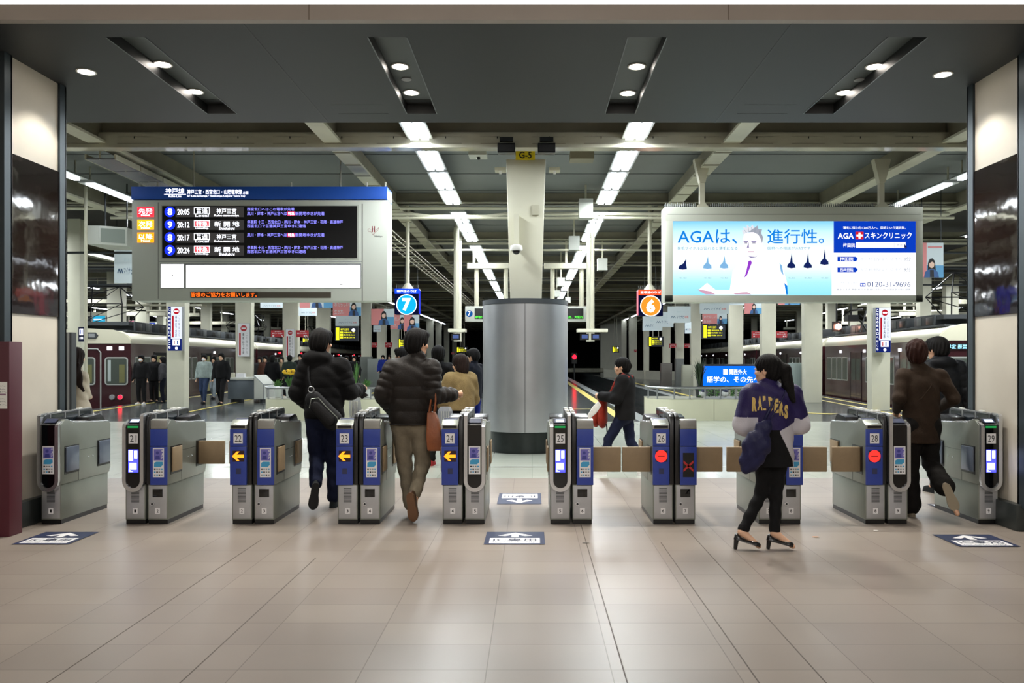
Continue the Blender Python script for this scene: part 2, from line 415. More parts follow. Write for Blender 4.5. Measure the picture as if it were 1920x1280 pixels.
# unseen hall lamps, added to brighten gates and boards from the camera side
for x in (-4.6, 0, 4.6):
    for y, e in ((-5.5, 1.5), (-1.5, 1.25), (2.9, .45 if x == 0 else .12)):
        m = MB(); m.box(x-.66, y-.66, 4.72, x+.66, y+.66, 4.745, WHITE); m.build('added_ceiling_lamp', label='added square lamp out of view, lighting the gate fronts', cat='light', group='added hall lamps')
        area('hall_fill', (x, y, 4.70), 1.3, 1.3, HALL*e, (1, .97, .94))
m = MB(); m.box(-9, -9.2, 0, 9, -9, 4.85, mat('hall_wall', '#b9b3a8', .6)); struct(m, 'wall_back')
m = MB(); m.box(-9, -9, -.2, 9, -4, 0, T1); struct(m, 'floor')
for a, n in ((-9.1, 'left'), (9, 'right')):
    m = MB(); m.box(a, -9, 0, a+.1, YN-.1, 4.85, mat('hall_wall', '')); struct(m, 'wall_side_'+n)

# ------------------------------------------------------------------ platform roof, beams, girders
ZB = 4.68
bays = [12+5.35*i for i in range(16)]
ROOFB = mat('roof_panel', '#6f7372', .55, var=.1, vs=.6)
m = MB(); m.box(-40, 9.2, 5.25, 40, 100, 5.35, ROOFD)
m.box(-9.5, 9.2, 5.12, 9.5, 17.4, 5.2, ROOFB); m.box(-2.9, 17.4, 5.12, 2.9, 95, 5.2, ROOFB)
m.box(-40, 9.2, 5.12, -9.5, 16, 5.2, ROOFB); m.box(9.5, 9.2, 5.12, 40, 16, 5.2, ROOFB)
for i in range(45):      # shallow joints of the deck
    y = 9.6+i*1.5; m.box(-9.5 if y < 17 else -2.9, y, 5.112, 9.5 if y < 17 else 2.9, y+.02, 5.12, DARKM)
struct(m, 'ceiling')
for i, y in enumerate(bays):
    m = MB(); L = 8.9 if i == 0 else 26+i
    L = 30
    m.box(-L, y+.10, ZB+.2, L, y+.16, 5.12, BEAMW); m.box(-L, y, ZB+.20, L, y+.28, ZB+.23, CREAM2)
    if i == 0:
        m.box(-L, y-.02, ZB, L, y+.2, ZB+.2, CREAM2); m.box(-L, y-.02, ZB-.004, L, y+.2, ZB, mat('beam_gloss', '#b5b2a0', .12))
        for k in range(-14, 15):
            x = k*.78; m.box(x, y-.026, ZB+.05, x+.5, y-.02, ZB+.055, BEAMW); m.box(x, y-.026, ZB+.15, x+.5, y-.02, ZB+.155, BEAMW)
            m.box(x+.25, y-.03, ZB+.13, x+.262, y-.02, ZB+.16, INK)
    else:
        m.box(-L, y, ZB+.1, L, y+.25, ZB+.13, CREAM2)
    o = m.build('beam', kind='structure')
for X in (-3.0, 3.0, -6.55, 6.3, -9.3, 9.3, -14, 14):
    m = MB(); m.box(X-.02, 9.2, 4.78, X+.02, 95, 5.12, BEAMW); m.box(X-.13, 9.2, 4.74, X+.13, 95, 4.78, CREAM2)
    if abs(X) == 3:
        for k in range(40):
            m.box(X-.131, 12.5+k*.8, 4.73, X+.131, 12.56+k*.8, 4.742, BEAMW)
    m.build('beam', kind='structure')
# ------------------------------------------------------------------ fluorescent fixtures
TUBE = emi('tube_emit', '#eef6ff', TUBE_S)
REFL = mat('reflector', '#c9cdcb', .3, .3)
def fixture(name, w, L, tubes=2):
    t = thing(name, 'x', 'ceiling light')
    m = MB(); m.prism([(-w/2, 0), (-w*.32, .05), (w*.32, .05), (w/2, 0), (w/2-.01, -.004), (-w/2+.01, -.004)], 'y', 0, L, REFL); m.build('housing', t)
    m = MB(); m.box(-.01, .12, .045, .01, L-.12, .055, CREAM2)
    for y in (.12, L-.12): m.box(-.012, y-.012, .045, .012, y+.012, .45 if tubes == 1 else .3, CREAM2)
    m.build('stem', t)
    for k in range(tubes):
        x = (k-(tubes-1)/2)*w*.42
        m = MB(); m.box(x-w*.15, .06, -.035, x+w*.15, L-.06, -.006, TUBE); m.build('tube', t)
    return t
f0 = fixture('ceiling_light', .38, 1.34); f1 = fixture('ceiling_light', .34, 2.3, 1)
used = {}
ROWS = [(-1.68, 0, 4.80, 'left of the central column', 13, f0), (1.53, 0, 4.80, 'right of the central column', 13, f0),
        (-8.35, 0, 4.80, 'over the left platform', 12, f1), (7.85, 0, 4.80, 'over the right platform', 12, f1),
        (-13.2, -.05, 4.8, 'above the left maroon train', 11, f1), (11.3, .06, 4.8, 'above the near side of the right maroon train', 11, f1),
        (-18.6, -.08, 4.8, 'beyond the left maroon train', 11, f1), (16.6, .1, 4.8, 'beyond the right maroon train', 11, f1),
        (-24.5, -.1, 4.8, 'far out over the leftmost tracks', 10, f1), (23, .12, 4.8, 'far out over the rightmost tracks', 10, f1)]
for X, sl, z, where, nb, proto in ROWS:
    n = 0
    for b in range(-1, nb):
        y0 = bays[0]+5.35*b
        ys = (.55, 2.08, 3.6) if proto is f0 else (1.9, )
        if proto is f1 and abs(X) < 9: ys = (.35, 2.9)
        for k, dy in enumerate(ys):
            y = y0+dy+.02
            if y < 11 and proto is f0 and not (b == -1 and k == 2): continue
            if y < 12 and proto is f1: continue
            if proto is f0 and b == -1: y = 10.62
            lab = 'twin-tube' if proto is f0 else 'single-tube'
            lab += ' ceiling light in the row '+where
            loc = (X+sl*(y-12), y, z)
            grp = 'ceiling lights in the row '+where
            if proto not in used:
                used[proto] = 1; proto.location = loc; proto['label'] = lab; proto['group'] = grp
            else: copy_tree(proto, loc, label=lab, group=grp)
            if (proto is f0 or abs(X) < 10) and b < 5 and k != 1:
                area('fixture_lamp', (loc[0], y+(.67 if proto is f0 else 1.15), z-.06), .3, 1.5, PLAT, (.93, .98, 1))
            elif abs(X) >= 10 and b < 8:
                area('fixture_lamp', (loc[0], y+1.15, z-.06), .3, 2.2, PLAT*2.4, (.93, .98, 1))

# ------------------------------------------------------------------ columns
def column(px, D, wpx, py_base=None, taper=.0, depth=.34, ztop=5.1, side=.0):
    w_ = wpx*D/F; X = wx(px, D); m = MB()
    tb = w_/2; tt = w_/2*(1+taper)
    v = []
    for z, h in ((0, tb), (ztop, tt)):
        v += [(-h, 0, z), (h, 0, z), (h, depth, z), (-h, depth, z)]
    m.add(v, [(3,2,1,0),(4,5,6,7),(0,1,5,4),(1,2,6,5),(2,3,7,6),(3,0,4,7)], CREAM)
    return m.build('column', loc=(X, D, 0), kind='structure', bevel=.02)
# central column G-5 inside the steel jacket
m = MB(); D = 12.78
w0 = 58*D/F/2; w1 = 74*D/F/2
m.add([(-w0, 0, 2.3), (w0, 0, 2.3), (w0, .5, 2.3), (-w0, .5, 2.3), (-w1, 0, 4.7), (w1, 0, 4.7), (w1, .55, 4.7), (-w1, .55, 4.7)],
      [(3,2,1,0),(4,5,6,7),(0,1,5,4),(1,2,6,5),(2,3,7,6),(3,0,4,7)], CREAM)
m.build('column', loc=(wx(986, D), D, 0), kind='structure', bevel=.015)
for a in [(329, 24, 33), (456, 29.4, 28), (544, 35, 27), (605, 41, 24), (686, 44, 17), (715, 50, 16), (740, 55, 14), (806, 68, 12), (822, 74, 10), (837, 80, 9), (852, 87, 8), (868, 94, 7), (775, 62, 12),
          (215, 33, 27), (264, 38, 19), (385, 46, 16), (300, 52, 12), (420, 60, 10), (500, 64, 10), (580, 70, 9),
          (1525.5, 27, 32), (1442, 31.5, 25), (1381, 36.5, 24), (1305, 41, 18), (1275, 47, 15), (1250, 52, 14), (1212, 58, 10), (1187, 63, 14), (1170, 68, 9), (1160, 74, 9), (1150, 80, 8), (1142, 87, 8), (1135, 94, 7),
          (1652, 22.9, 34), (1736, 29, 20), (1786, 34, 22), (1560, 42, 15), (1601, 50, 13), (1500, 60, 10), (1700, 55, 12), (1415, 66, 9)]:
    column(*a, taper=.12)
column(138, 20.5, 24, depth=.29)
# low white wall with far openings (curved end of the right platform)
m = MB(); m.prism([(5.75, 64), (11.6, 50), (11.65, 50.3), (5.8, 64.3)], 'z', 0, .62, CREAM); m.prism([(6.5, 76), (7.9, 68), (8., 68.2), (6.6, 76.2)], 'z', 0, 5., CREAM)
struct(m, 'wall_platform')
m = MB(); m.box(-40, 99, -1.2, 40, 99.3, 5.3, mat('tunnel_black', '#060606', .9)); struct(m, 'wall_far')

# steel jacket around the column
t = thing('column_jacket', 'big round brushed-steel cylinder around the central column', 'cylinder', (wx(985, 13.1), 13.1, 0))
R = .697
m = MB(); m.lathe([(R-.03, .34), (R, .345), (R, 2.36), (R-.03, 2.362)], mat('jacket_steel', '#b9bcc0', .34, .7, var=.12, vs=1.4, bump=.04, bs=6), 72)
m.box(-.004, -R-.003, .345, .004, -R, 2.36, DARKM); m.build('shell', t, smooth=30)
m = MB(); m.lathe([(R-.01, 2.36), (R+.005, 2.365), (R+.005, 2.44), (R-.05, 2.445)], mat('rim_dark', '#50555a', .4, .4), 72); m.build('top_rim', t, smooth=30)
m = MB(); m.lathe([(.59, 0), (.59, .345)], mat('jacket_base', '#3a3f3f', .3, .7, var=.1), 60); m.build('base', t, smooth=30)

# things on the central column
D = 12.74
m = MB(); m.rect(wx(967, D), wz(300, D), wx(1003, D), wz(281, D), D, mat('sign_yellow', '#f5dc1e', .5)); m.text('G-5', wx(973, D), wz(297, D), wx(997, D), wz(284, D), D-.004, INK, .02)
m.build('column_sign', label='small yellow sign reading G-5 at the top of the central column', cat='sign')
for px, wh in ((949, 'left'), (1025, 'right')):
    D2 = 11.7; X = wx(px, D2)
    t = thing('ceiling_speaker', 'black wall speaker hanging under the beam %s of the G-5 sign' % wh, 'speaker', (X, D2, wz(286, D2)))
    m = MB(); m.prism([(0, 0), (.34, .05), (.34, .22), (.02, .15)], 'x', -.13, .13, BLACK); m.build('body', t, bevel=.01)
    m = MB(); m.box(-.12, -.004, .02, .12, .002, .12, mat('grille', '#1b1b1c', .8)); m.build('grille', t)
    m = MB(); m.box(-.1, .1, .2, .1, .16, .26, DARKM); m.build('bracket', t)
D = 12.6
m = MB(); m.box(wx(940, D), D, wz(245, D), wx(1027, D), D+.1, wz(239, D), CREAM2); m.box(wx(966, D), D+.02, wz(242, D), wx(1007, D), D+.1, wz(230, D), CREAM2)
m.build('beam_bracket', label='cream bracket plate bolted to the beam above the speakers', cat='bracket')
t = thing('security_camera', 'white dome security camera on an arm on the central column', 'camera', (wx(968, 12.5), 12.5, wz(470, 12.5)))
m = MB(); m.lathe([(.09, .0), (.1, .02), (.09, .08), (.03, .1)], WHITE, 20); m.build('housing', t, smooth=40)
m = MB(); m.sph((0, 0, -.005), (.06, .06, .055), BLACKG, 16, 8); m.build('dome', t, smooth=60)
m = MB(); m.box(-.04, .1, .1, .04, .3, .6, CREAM); m.box(-.03, 0, .09, .03, .28, .12, CREAM); m.build('arm', t)
m = MB(); m.box(-.055, 0, 0, .055, .03, .16, CREAM2); m.build('junction_box', loc=(wx(1004, 12.75), 12.74, wz(403, 12.75)), label='small cream box on the right side of the central column', cat='box', bevel=.005)
for px, py in ((938, 315), (1040, 315)):
    m = MB(); m.box(-.09, 0, 0, .09, .2, .05, CREAM2); m.box(-.02, .02, -.05, .02, .06, 0, WHITE)
    m.build('column_bracket', loc=(wx(px, 12.9), 12.9, wz(py+4, 12.9)), label='short cream bracket sticking out of the central column, %s side' % ('left' if px < 986 else 'right'), cat='bracket')
# small boxes hung beside the right lamp row
for i, (px, py, w_, h_, D) in enumerate([(1099, 390, 26, 36, 16.5), (1077, 455, 20, 26, 20.5), (1130, 495, 18, 22, 23), (1052, 528, 14, 16, 27), (1044, 550, 12, 12, 31), (1065, 562, 10, 11, 34)]):
    X = wx(px, D); Z = wz(py, D); a = w_*D/F/2; b = h_*D/F/2
    m = MB(); m.box(X-a, D, Z-b, X+a, D+.3, Z+b, LGREY); m.box(X-.02, D+.1, Z+b, X+.02, D+.14, 5.12, CREAM2)
    m.build('ceiling_box', label='pale grey box hung beside the right lamp row, number %s from the front' % ['one', 'two', 'three', 'four', 'five', 'six'][i], cat='box', group='boxes beside the right lamp row')
m = MB(); D = 12.5; m.box(wx(878, D), D, wz(290, D), wx(912, D), D+.3, wz(282, D), LGREY); m.sph((wx(896, D), D+.15, wz(292, D)), .03, BLACK, 8, 6)
m.build('smoke_detector', label='flat grey detector under the roof left of the G-5 sign', cat='detector')
m = MB(); m.box(wx(1069, D), D, wz(297, D), wx(1114, D), D+.3, wz(283, D), BEAMW); m.build('roof_hatch', label='flat brownish hatch under the roof right of the G-5 sign', cat='hatch')

# cable trays, pipes and ducts under the roof
def pipe(pts, r, name, label, mt=CREAM2, cat='pipe'):
    m = MB(); m.tube(pts, r, mt, 8); return m.build(name, label=label, cat=cat, smooth=50)
pipe([(-9, 17.2, 4.62), (-2.6, 17.2, 4.62), (-2.2, 17.2, 4.57), (-1.0, 17.2, 4.57), (-.6, 17.2, 4.62), (9, 17.2, 4.62)], .035, 'conduit', 'upper cream conduit running along the second roof beam')
pipe([(-9, 17.0, 4.5), (9, 17.0, 4.5)], .03, 'conduit', 'lower cream conduit running along the second roof beam')
pipe([(-9, 22.4, 4.55), (9, 22.4, 4.55)], .03, 'conduit', 'cream conduit running along the third roof beam')
def ladder(x0, y0, z0, x1, y1, z1, w_, n, name, label):
    m = MB(); a = Vector((x0, y0, z0)); b = Vector((x1, y1, z1)); s = Vector((w_/2, 0, 0))
    for q in (-1, 1):
        for dz in (0, .12): m.tube([a+s*q+Vector((0, 0, dz)), b+s*q+Vector((0, 0, dz))], .014, CREAM2, 4)
    for i in range(n):
        p = a.lerp(b, (i+.5)/n); m.box(p.x-w_/2-.06, p.y-.015, p.z-.02, p.x+w_/2+.06, p.y+.015, p.z+.0, CREAM2)
    return m.build(name, label=label, cat='cable tray')
ladder(-3.45, 14.5, 4.36, -3.3, 52, 4.36, .35, 60, 'cable_tray', 'long ladder-like cable tray running back above the sign with the 7')
m = MB()
for i in range(5):
    y = 12.4+i*.8; m.box(-6.95, y, 4.6, -6.5, y+.76, 4.62, mat('tray_panel', '#7d7f86', .25, .5)); m.box(-6.97, y, 4.6, -6.94, y+.76, 4.68, CREAM2); m.box(-6.51, y, 4.6, -6.48, y+.76, 4.68, CREAM2)
    m.box(-6.75, y, 4.6, -6.73, y+.02, 5.1, CREAM2)
m.build('hanging_tray', label='metal tray hung under the roof left above the departure board', cat='cable tray')
for i in range(4):
    z = 4.15-.1*(i % 2); y = 15+4.2*i
    m = MB(); m.tube([(-30, y, z), (-8.8, y, z)], .03, DARKM, 6); m.build('hanging_cable', label='dark overhead cable across the left tracks, %s row back' % ['first', 'second', 'third', 'fourth'][i], cat='cable')
    m = MB(); m.tube([(30, y, z), (8.4, y, z)], .03, DARKM, 6); m.build('hanging_cable', label='dark overhead cable across the right tracks, %s row back' % ['first', 'second', 'third', 'fourth'][i], cat='cable')
for s, nm in ((-1, 'left'), (1, 'right')):
    for i in range(9):
        y = 31+i*5.4; z = 3.75+.25*(i % 2); xa = (15.5+.09*y)
        m = MB(); m.box(min(s*xa, s*48), y, z, max(s*xa, s*48), y+.12, z+.2, CREAM2)
        for k in range(6): x = s*(xa+.3+k*4.2); m.box(x-.05, y+.02, z+.2, x+.05, y+.1, 5.2, CREAM2)
        m.build('beam', kind='structure')
    for i in range(5):
        x = s*(10.5+i*2.6); y = 26+i*4
        m = MB(); m.box(x-1.6, y, 3.75, x+1.6, y+.5, 3.82, CREAM2); m.box(x-.03, y+.2, 3.8, x+.03, y+.26, 5.1, CREAM2)
        m.build('hanging_tray', label='pale tray hung over the %s tracks, %s from the gates' % (nm, ['first', 'second', 'third', 'fourth', 'fifth'][i]), cat='cable tray')
# air conditioning unit, left
D = 16.; t = thing('air_unit', 'boxy cream air unit hung under the roof beside the left column', 'air conditioner', (wx(163, D), D, wz(458, D)))
m = MB(); m.box(0, 0, 0, .24, .9, .38, LGREY); m.prism([(.24, 0), (.68, .25), (.68, .9), (.24, .9)], 'z', 0, .38, LGREY); m.build('casing', t, bevel=.01)
m = MB(); m.add([(.27, .01, .05), (.65, .225, .05), (.65, .225, .33), (.27, .01, .33)], [(0, 1, 2, 3)], mat('air_grille', '#7f877f', .7)); m.build('grille', t)
m = MB()
for x in (.1, .55): m.cyl((x, .5, .38), (x, .5, 1.6), .015, DARKM, n=6)
m.build('hanger', t)
pipe([(wx(161, 16), 16, 0.5), (wx(161, 16), 16, wz(350, 16))], .03, 'riser_pipe', 'thin vertical pipe beside the tall left column')
# ------------------------------------------------------------------ ticket gates
YG = 7.22
PGLASS = mat('fin_glass', '#20262b', .12, spec=.6)
ORANGE = emi('led_orange', '#ff8a1e', 2.6); REDL = emi('led_red', '#ff2a24', 2.4); SCRB = emi('screen_blue', '#4b4dff', 2.2); SCRW = emi('screen_white', '#e4f2ff', 2.4)
LABELW = mat('label_white', '#e8e8ea', .5); PURP = mat('print_purple', '#6d68b8', .5); CYANP = mat('print_cyan', '#3f9ccb', .5)
GREENL = emi('led_green', '#2fae5a', .8); FOLD = mat('folded_glass', '#5d6675', .15, .2)
CAP = mat('cap_grey', '#9b9c98', .35, .5)
def sticker(mb, x, z0, w_, h, y):
    """white card with a purple figure, a cyan blob and small print"""
    mb.rect(x-w_/2, z0, x+w_/2, z0+h, y, LABELW)
    mb.rect(x-w_*.42, z0+h*.57, x+w_*.42, z0+h*.96, y-.001, PURP)
    mb.disc(x-w_*.08, z0+h*.83, w_*.14, y-.002, mat('print_dark', '#3c3f8e', .5), 14)
    mb.poly([(x-w_*.3, z0+h*.6), (x-w_*.25, z0+h*.72), (x+w_*.1, z0+h*.74), (x+w_*.15, z0+h*.6)], y-.002, mat('print_dark', '#3c3f8e', .5))
    for k in range(3): mb.text(['7', 'J', '4'][k], x+w_*.24, z0+h*(.62+.12*k), x+w_*.4, z0+h*(.7+.12*k), y-.002, LABELW)
    mb.poly([(x-w_*.4, z0+h*.35), (x-w_*.38, z0+h*.49), (x-w_*.2, z0+h*.53), (x+w_*.38, z0+h*.53), (x+w_*.4, z0+h*.42), (x+w_*.2, z0+h*.35)], y-.001, CYANP)
    for r in range(3):
        for c in range(4): mb.rect(x-w_*.4+c*w_*.21, z0+h*(.05+.1*r), x-w_*.4+c*w_*.21+w_*.15, z0+h*(.1+.1*r), y-.001, [GREYP, CYANP, INK, GREYP][(r+c) % 4])
def cabinet(cx, s, style, num, face, screen, fold='tan', closed=(), cap='slot', label=''):
    """s=-1 left-hand cabinet (fin on its right), s=+1 right-hand cabinet; local x=0 at the island's middle"""
    t = thing('ticket_gate', label, 'ticket gate', (cx, YG, 0), group=None)
    Mx = Matrix.Diagonal((s, 1, 1, 1)); Bc = []
    def nb(): b = MB(); b.M = Mx; b.flip = s < 0; return b
    W = .2; xi = .012
    # body
    m = nb()
    m.box(xi, .0, .04, .192, .79, .36, STEELD)
    m.prism([(-.02, .36), (-.02, .90), (.05, .945), (.10, .94), (.16, .905), (.80, .87), (.83, .84), (.83, .42), (.80, .36)], 'x', .0478, W, STEELD)
    m.build('body', t, fix=True, bevel=.004)
    m = nb(); m.box(xi+.002, .006, 0, .188, .785, .04, BLACK); m.build('plinth', t)
    # side details: seams and fold panels
    m = nb()
    m.box(W, .2, .05, W+.002, .204, .66, DARKM) if False else None
    m.box(.19, .26, .05, .1915, .263, .36, DARKM); m.box(W, .26, .36, W+.0015, .263, .64, DARKM); m.box(W, .03, .64, W+.0015, .8, .643, DARKM)
    for y in (.5, .42): m.cyl((W, y, .56), (W+.006, y, .56), .008, CHROME, n=8)
    m.build('side_seam', t)
    fm = TANB if fold == 'tan' else FOLD
    for k, y in enumerate((.05, .60)):
        m = nb(); m.box(W-.001, y-.015, .445, W+.004, y+.215, .70, BLACK); m.build('flap_slot', t)
        m = nb()
        if k in closed: m.box(W-.01, y+.03, .462, W+.26, y+.062, .69, TANB)
        else: m.box(W, y, .465, W+.016, y+.2, .69, fm)
        m.build('flap', t, bevel=.008, fix=True)
    # fin between the cabinets
    m = nb()
    m.prism([(-.02, .36), (-.02, .93), (.0, .975), (.05, .995), (.75, 1.007), (.79, .99), (.80, .90), (.80, .36)], 'x', .006, .042, BLACK if style != 'loop' else DARKM)
    m.prism([(.04, .985), (.05, 1.0), (.75, 1.012), (.79, .995), (.76, .995), (.74, .999)], 'x', .004, .044, GREYP)
    m.build('fin', t, fix=True, bevel=.004)
    m = nb()
    for a in (.1, .33, .56): m.box(.0425, a, .90, .0435, a+.19, .985, PGLASS); m.box(.0415, a-.02, .885, .0445, a-.008, .995, GREYP)
    m.build('fin_window', t)
    m = nb()
    for y in (.2, .55): m.box(.008, y, 1.0, .04, y+.07, 1.02, WHITE)
    m.build('sensor_knob', t, bevel=.008, fix=True)
    # reader at the rear and top rail
    m = nb(); m.prism([(.45, .885), (.47, .935), (.66, .955), (.72, .93), (.76, .88)], 'x', .055, .185, BLACK); m.box(.05, .3, .885, .19, .44, .905, GREYP)
    m.build('rear_reader', t, fix=True, bevel=.004)
    m = nb(); m.tube([(W-.006, .12, .93), (W-.006, .2, .908), (W-.006, .79, .876)], .007, CHROME, 6); m.build('top_rail', t)
    # lower front
    xc = s*.101
    m = nb(); m.box(.02, -.004, .05, .182, .002, .352, mat('front_steel', '#b4b6ba', .35, .6, var=.06, vs=9.)); m.build('lower_door', t, bevel=.003, fix=True)
    m = MB()
    if face in ('vent', 'loopvent'):
        for i in range(11): m.box(xc-.036, -.0075, .2+i*.012, xc+.036, -.0045, .205+i*.012, DARKM)
        m.build('vent', t)
    else:
        m.box(xc-.045, -.008, .245, xc+.045, -.0045, .32, BLACKG); m.build('card_window', t, bevel=.002)
        m = MB(); m.cyl((xc-.045, -.004, .185), (xc-.045, -.016, .185), .017, CHROME, n=16); m.cyl((xc-.045, -.016, .185), (xc-.045, -.018, .185), .01, DARKM, n=12); m.build('lock', t)
    m = MB(); m.rect(xc-.022, .095, xc+.022, .145, -.0055, LABELW); m.text(num, xc-.009, .105, xc+.009, .135, -.0065, INK, .02); m.build('small_label', t)
    # upper front
    if style == 'blue':
        m = nb(); m.box(.048, -.034, .36, .198, -.018, .706, BLUE); m.box(.048, -.034, .712, .198, -.018, .862, BLUE); m.box(.05, -.02, .706, .196, -.018, .712, BLACK)
        m.build('blue_panel', t, bevel=.003, fix=True)
        xb = s*.123; y = -.036
        m = nb()
        if cap == 'slot':
            m.prism([(-.034, .866), (-.034, .90), (-.02, .9), (.13, .955), (.16, .93), (.0, .866)], 'x', .05, .197, CAP)
            m.build('cap', t, fix=True, bevel=.004)
            m = nb(); m.box(.062, -.038, .872, .185, -.03, .895, BLACK)
            m.add([(.06, -.005, .909), (.19, -.005, .909), (.19, .11, .9515), (.06, .11, .9515)], [(0, 1, 2, 3)], NAVY)
            m.add([(.075, .0, .9135), (.17, .0, .9135), (.17, .08, .943), (.075, .08, .943)], [(0, 1, 2, 3)], SCRW); m.build('card_reader', t)
        else:
            m.prism([(-.034, .866), (-.034, .945), (.01, .955), (.06, .94), (.12, .905), (.12, .866)], 'x', .05, .197, CAP); m.build('cap', t, fix=True, bevel=.006)
        if screen == 'card':
            m = MB(); sticker(m, xb, .43, .1, .265, y); m.build('notice', t)
        elif screen == 'arrow':
            m = MB(); m.rect(xb-.05, .57, xb+.055, .67, y, mat('led_off', '#2c0e10', .4)); c = (xb, .62)
            pts = [(-.055, 0), (-.012, .042), (.012, .042), (-.014, .014), (.052, .014), (.052, -.014), (-.014, -.014), (.012, -.042), (-.012, -.042)]
            m.poly([(c[0]+a, c[1]+b) for a, b in pts[:1]+pts[1:4]+[(-.014, -.014)]+pts[7:]], y-.001, ORANGE); m.rect(c[0]-.03, c[1]-.014, c[0]+.052, c[1]+.014, y-.0015, ORANGE); m.build('arrow_display', t)
        elif screen == 'stop':
            m = MB(); m.rect(xb-.05, .57, xb+.055, .67, y, mat('led_off', '#2c0e10', .4)); m.disc(xb, .62, .054, y-.001, REDL); m.rect(xb-.033, .615, xb+.033, .626, y-.002, mat('led_bar', '#5a0a0a', .5)); m.build('stop_display', t)
        elif screen == 'cross':
            m = MB(); m.rect(xb-.05, .43, xb+.05, .65, y, BLACK)
            for q in (-1, 1): m.poly([(xb-.045, .53-q*.04+.012), (xb-.045+.0, .53-q*.04-.012), (xb+.045, .53+q*.04-.012), (xb+.045, .53+q*.04+.012)], y-.001, mat('cross_red', '#b82a2a', .5))
            m.build('cross_display', t)
        if screen in ('arrow', 'stop'):
            m = MB(); m.rect(xb-.02, .46, xb+.025, .51, y, mat('blue_dim', '#2a2f55', .5)); m.build('sensor_patch', t)
    else:
        # chrome loop around a black glass panel
        xo, y = .10, -.055
        a, b = .0, .2                        # outer arms
        m = nb(); n = 14; zt_in, zt_out, zb = .985, .885, .40
        outer = [(a+.005, zt_in)]+[(.1-.096*math.cos(math.pi*i/n), zb-.1*math.sin(math.pi*i/n)) for i in range(n+1)]+[(b-.005, zt_out)]
        inner = [(a+.036, zt_in)]+[(.1-.064*math.cos(math.pi*i/n), zb-.066*math.sin(math.pi*i/n)) for i in range(n+1)]+[(b-.036, zt_out)]
        k = len(outer); vs = []; fs = []
        for (u, z) in outer+inner: vs.append((u, y, z))
        for (u, z) in outer+inner: vs.append((u, .0, z))
        for i in range(k-1):
            fs += [(i, i+1, k+i+1, k+i), (2*k+i, 3*k+i, 3*k+i+1, 2*k+i+1), (i, 2*k+i, 2*k+i+1, i+1), (k+i, k+i+1, 3*k+i+1, 3*k+i)]
        fs += [(0, k, 3*k, 2*k), (k-1, 3*k-1, 4*k-1, 2*k-1)]
        m.add(vs, fs, CHROME)
        # arms fold back over the top
        m.prism([(y, .98), (y+.02, 1.0), (.06, 1.006), (.06, .985), (.0, .975)], 'x', .005, .036, CHROME)
        m.prism([(y, .88), (y+.01, .905), (.0, .925), (.1, .945), (.1, .925), (.0, .88)], 'x', .164, .195, CHROME)
        m.build('chrome_loop', t, fix=True, smooth=35)
        m = nb(); gp = [(.036, .90)]+[(.1-.064*math.cos(math.pi*i/n), zb-.066*math.sin(math.pi*i/n)) for i in range(n+1)]+[(.164, .90)]
        m.prism(gp, 'y', y+.012, .0, BLACKG); m.prism([(y+.012, .90), (.03, .955), (.12, .955), (.12, .9)], 'x', .04, .165, BLACK)
        m.build('glass_panel', t, fix=True)
        m = nb(); m.add([(.05, -.03, .921), (.155, -.03, .921), (.155, .02, .9535), (.05, .02, .9535)], [(0, 1, 2, 3)], NAVY)
        if screen == 'display':
            m.add([(.065, -.024, .9265), (.14, -.024, .9265), (.14, .01, .9485), (.065, .01, .9485)], [(0, 1, 2, 3)], SCRW); m.box(.055, y+.008, .875, .15, y+.0115, .892, GREENL)
        m.build('card_reader', t)
        xb = s*.1; yy = y+.011
        if screen == 'card':
            m = MB(); sticker(m, xb, .46, .105, .25, yy); m.build('notice', t)
        else:
            m = MB(); m.rect(xb-.045, .475, xb+.045, .68, yy, SCRB); m.rect(xb-.042, .58, xb-.002, .676, yy-.001, SCRW); m.rect(xb+.008, .6, xb+.036, .67, yy-.001, SCRW); m.rect(xb-.034, .5, xb+.03, .56, yy-.001, SCRW)
            m.poly([(xb-.04, .48), (xb-.04, .5), (xb+.0, .48)], yy-.001, SCRW); m.build('blue_display', t)
    return t
def numlabel(t, s, style, n):
    xb = s*(.123 if style == 'blue' else .1); y = -.0365 if style == 'blue' else -.0445
    m = MB(); m.rect(xb-.042, .735, xb+.042, .825, y, LABELW); m.text(n, xb-.03, .75, xb+.03, .81, y-.001, INK, .0); m.build('number_label', t)
G = [ # centre x, left (style, screen, number, small), right
 (-4.462, None, ('loop', 'card', None, '1', 'grey', ())),
 (-3.495, ('loop', 'display', '21', '1', 'tan', ()), ('blue', 'card', None, '2', 'tan', (1,))),
 (-2.53, ('blue', 'arrow', '22', '2', 'tan', (1,)), ('blue', 'card', None, '3', 'tan', ())),
 (-1.572, ('blue', 'arrow', '23', '3', 'tan', ()), ('blue', 'card', None, '4', 'tan', ())),
 (-.62, ('blue', 'arrow', '24', '4', 'tan', ()), ('loop', 'card', None, '5', 'tan', ())),
 (.353, ('loop', 'display', '25', '5', 'tan', ()), ('blue', 'card', None, '6', 'tan', (0,))),
 (1.286, ('blue', 'stop', '26', '6', 'tan', (0,)), ('blue', 'cross', None, '7', 'tan', (0,))),
 (2.244, ('blue', 'stop', '27', '7', 'tan', (0,)), ('blue', 'card', None, '8', 'tan', (0,))),
 (3.21, ('blue', 'stop', '28', '8', 'tan', (0,)), ('loop', 'card', None, '9', 'tan', ())),
 (4.235, ('loop', 'display', '29', '9', 'grey', ()), None)]
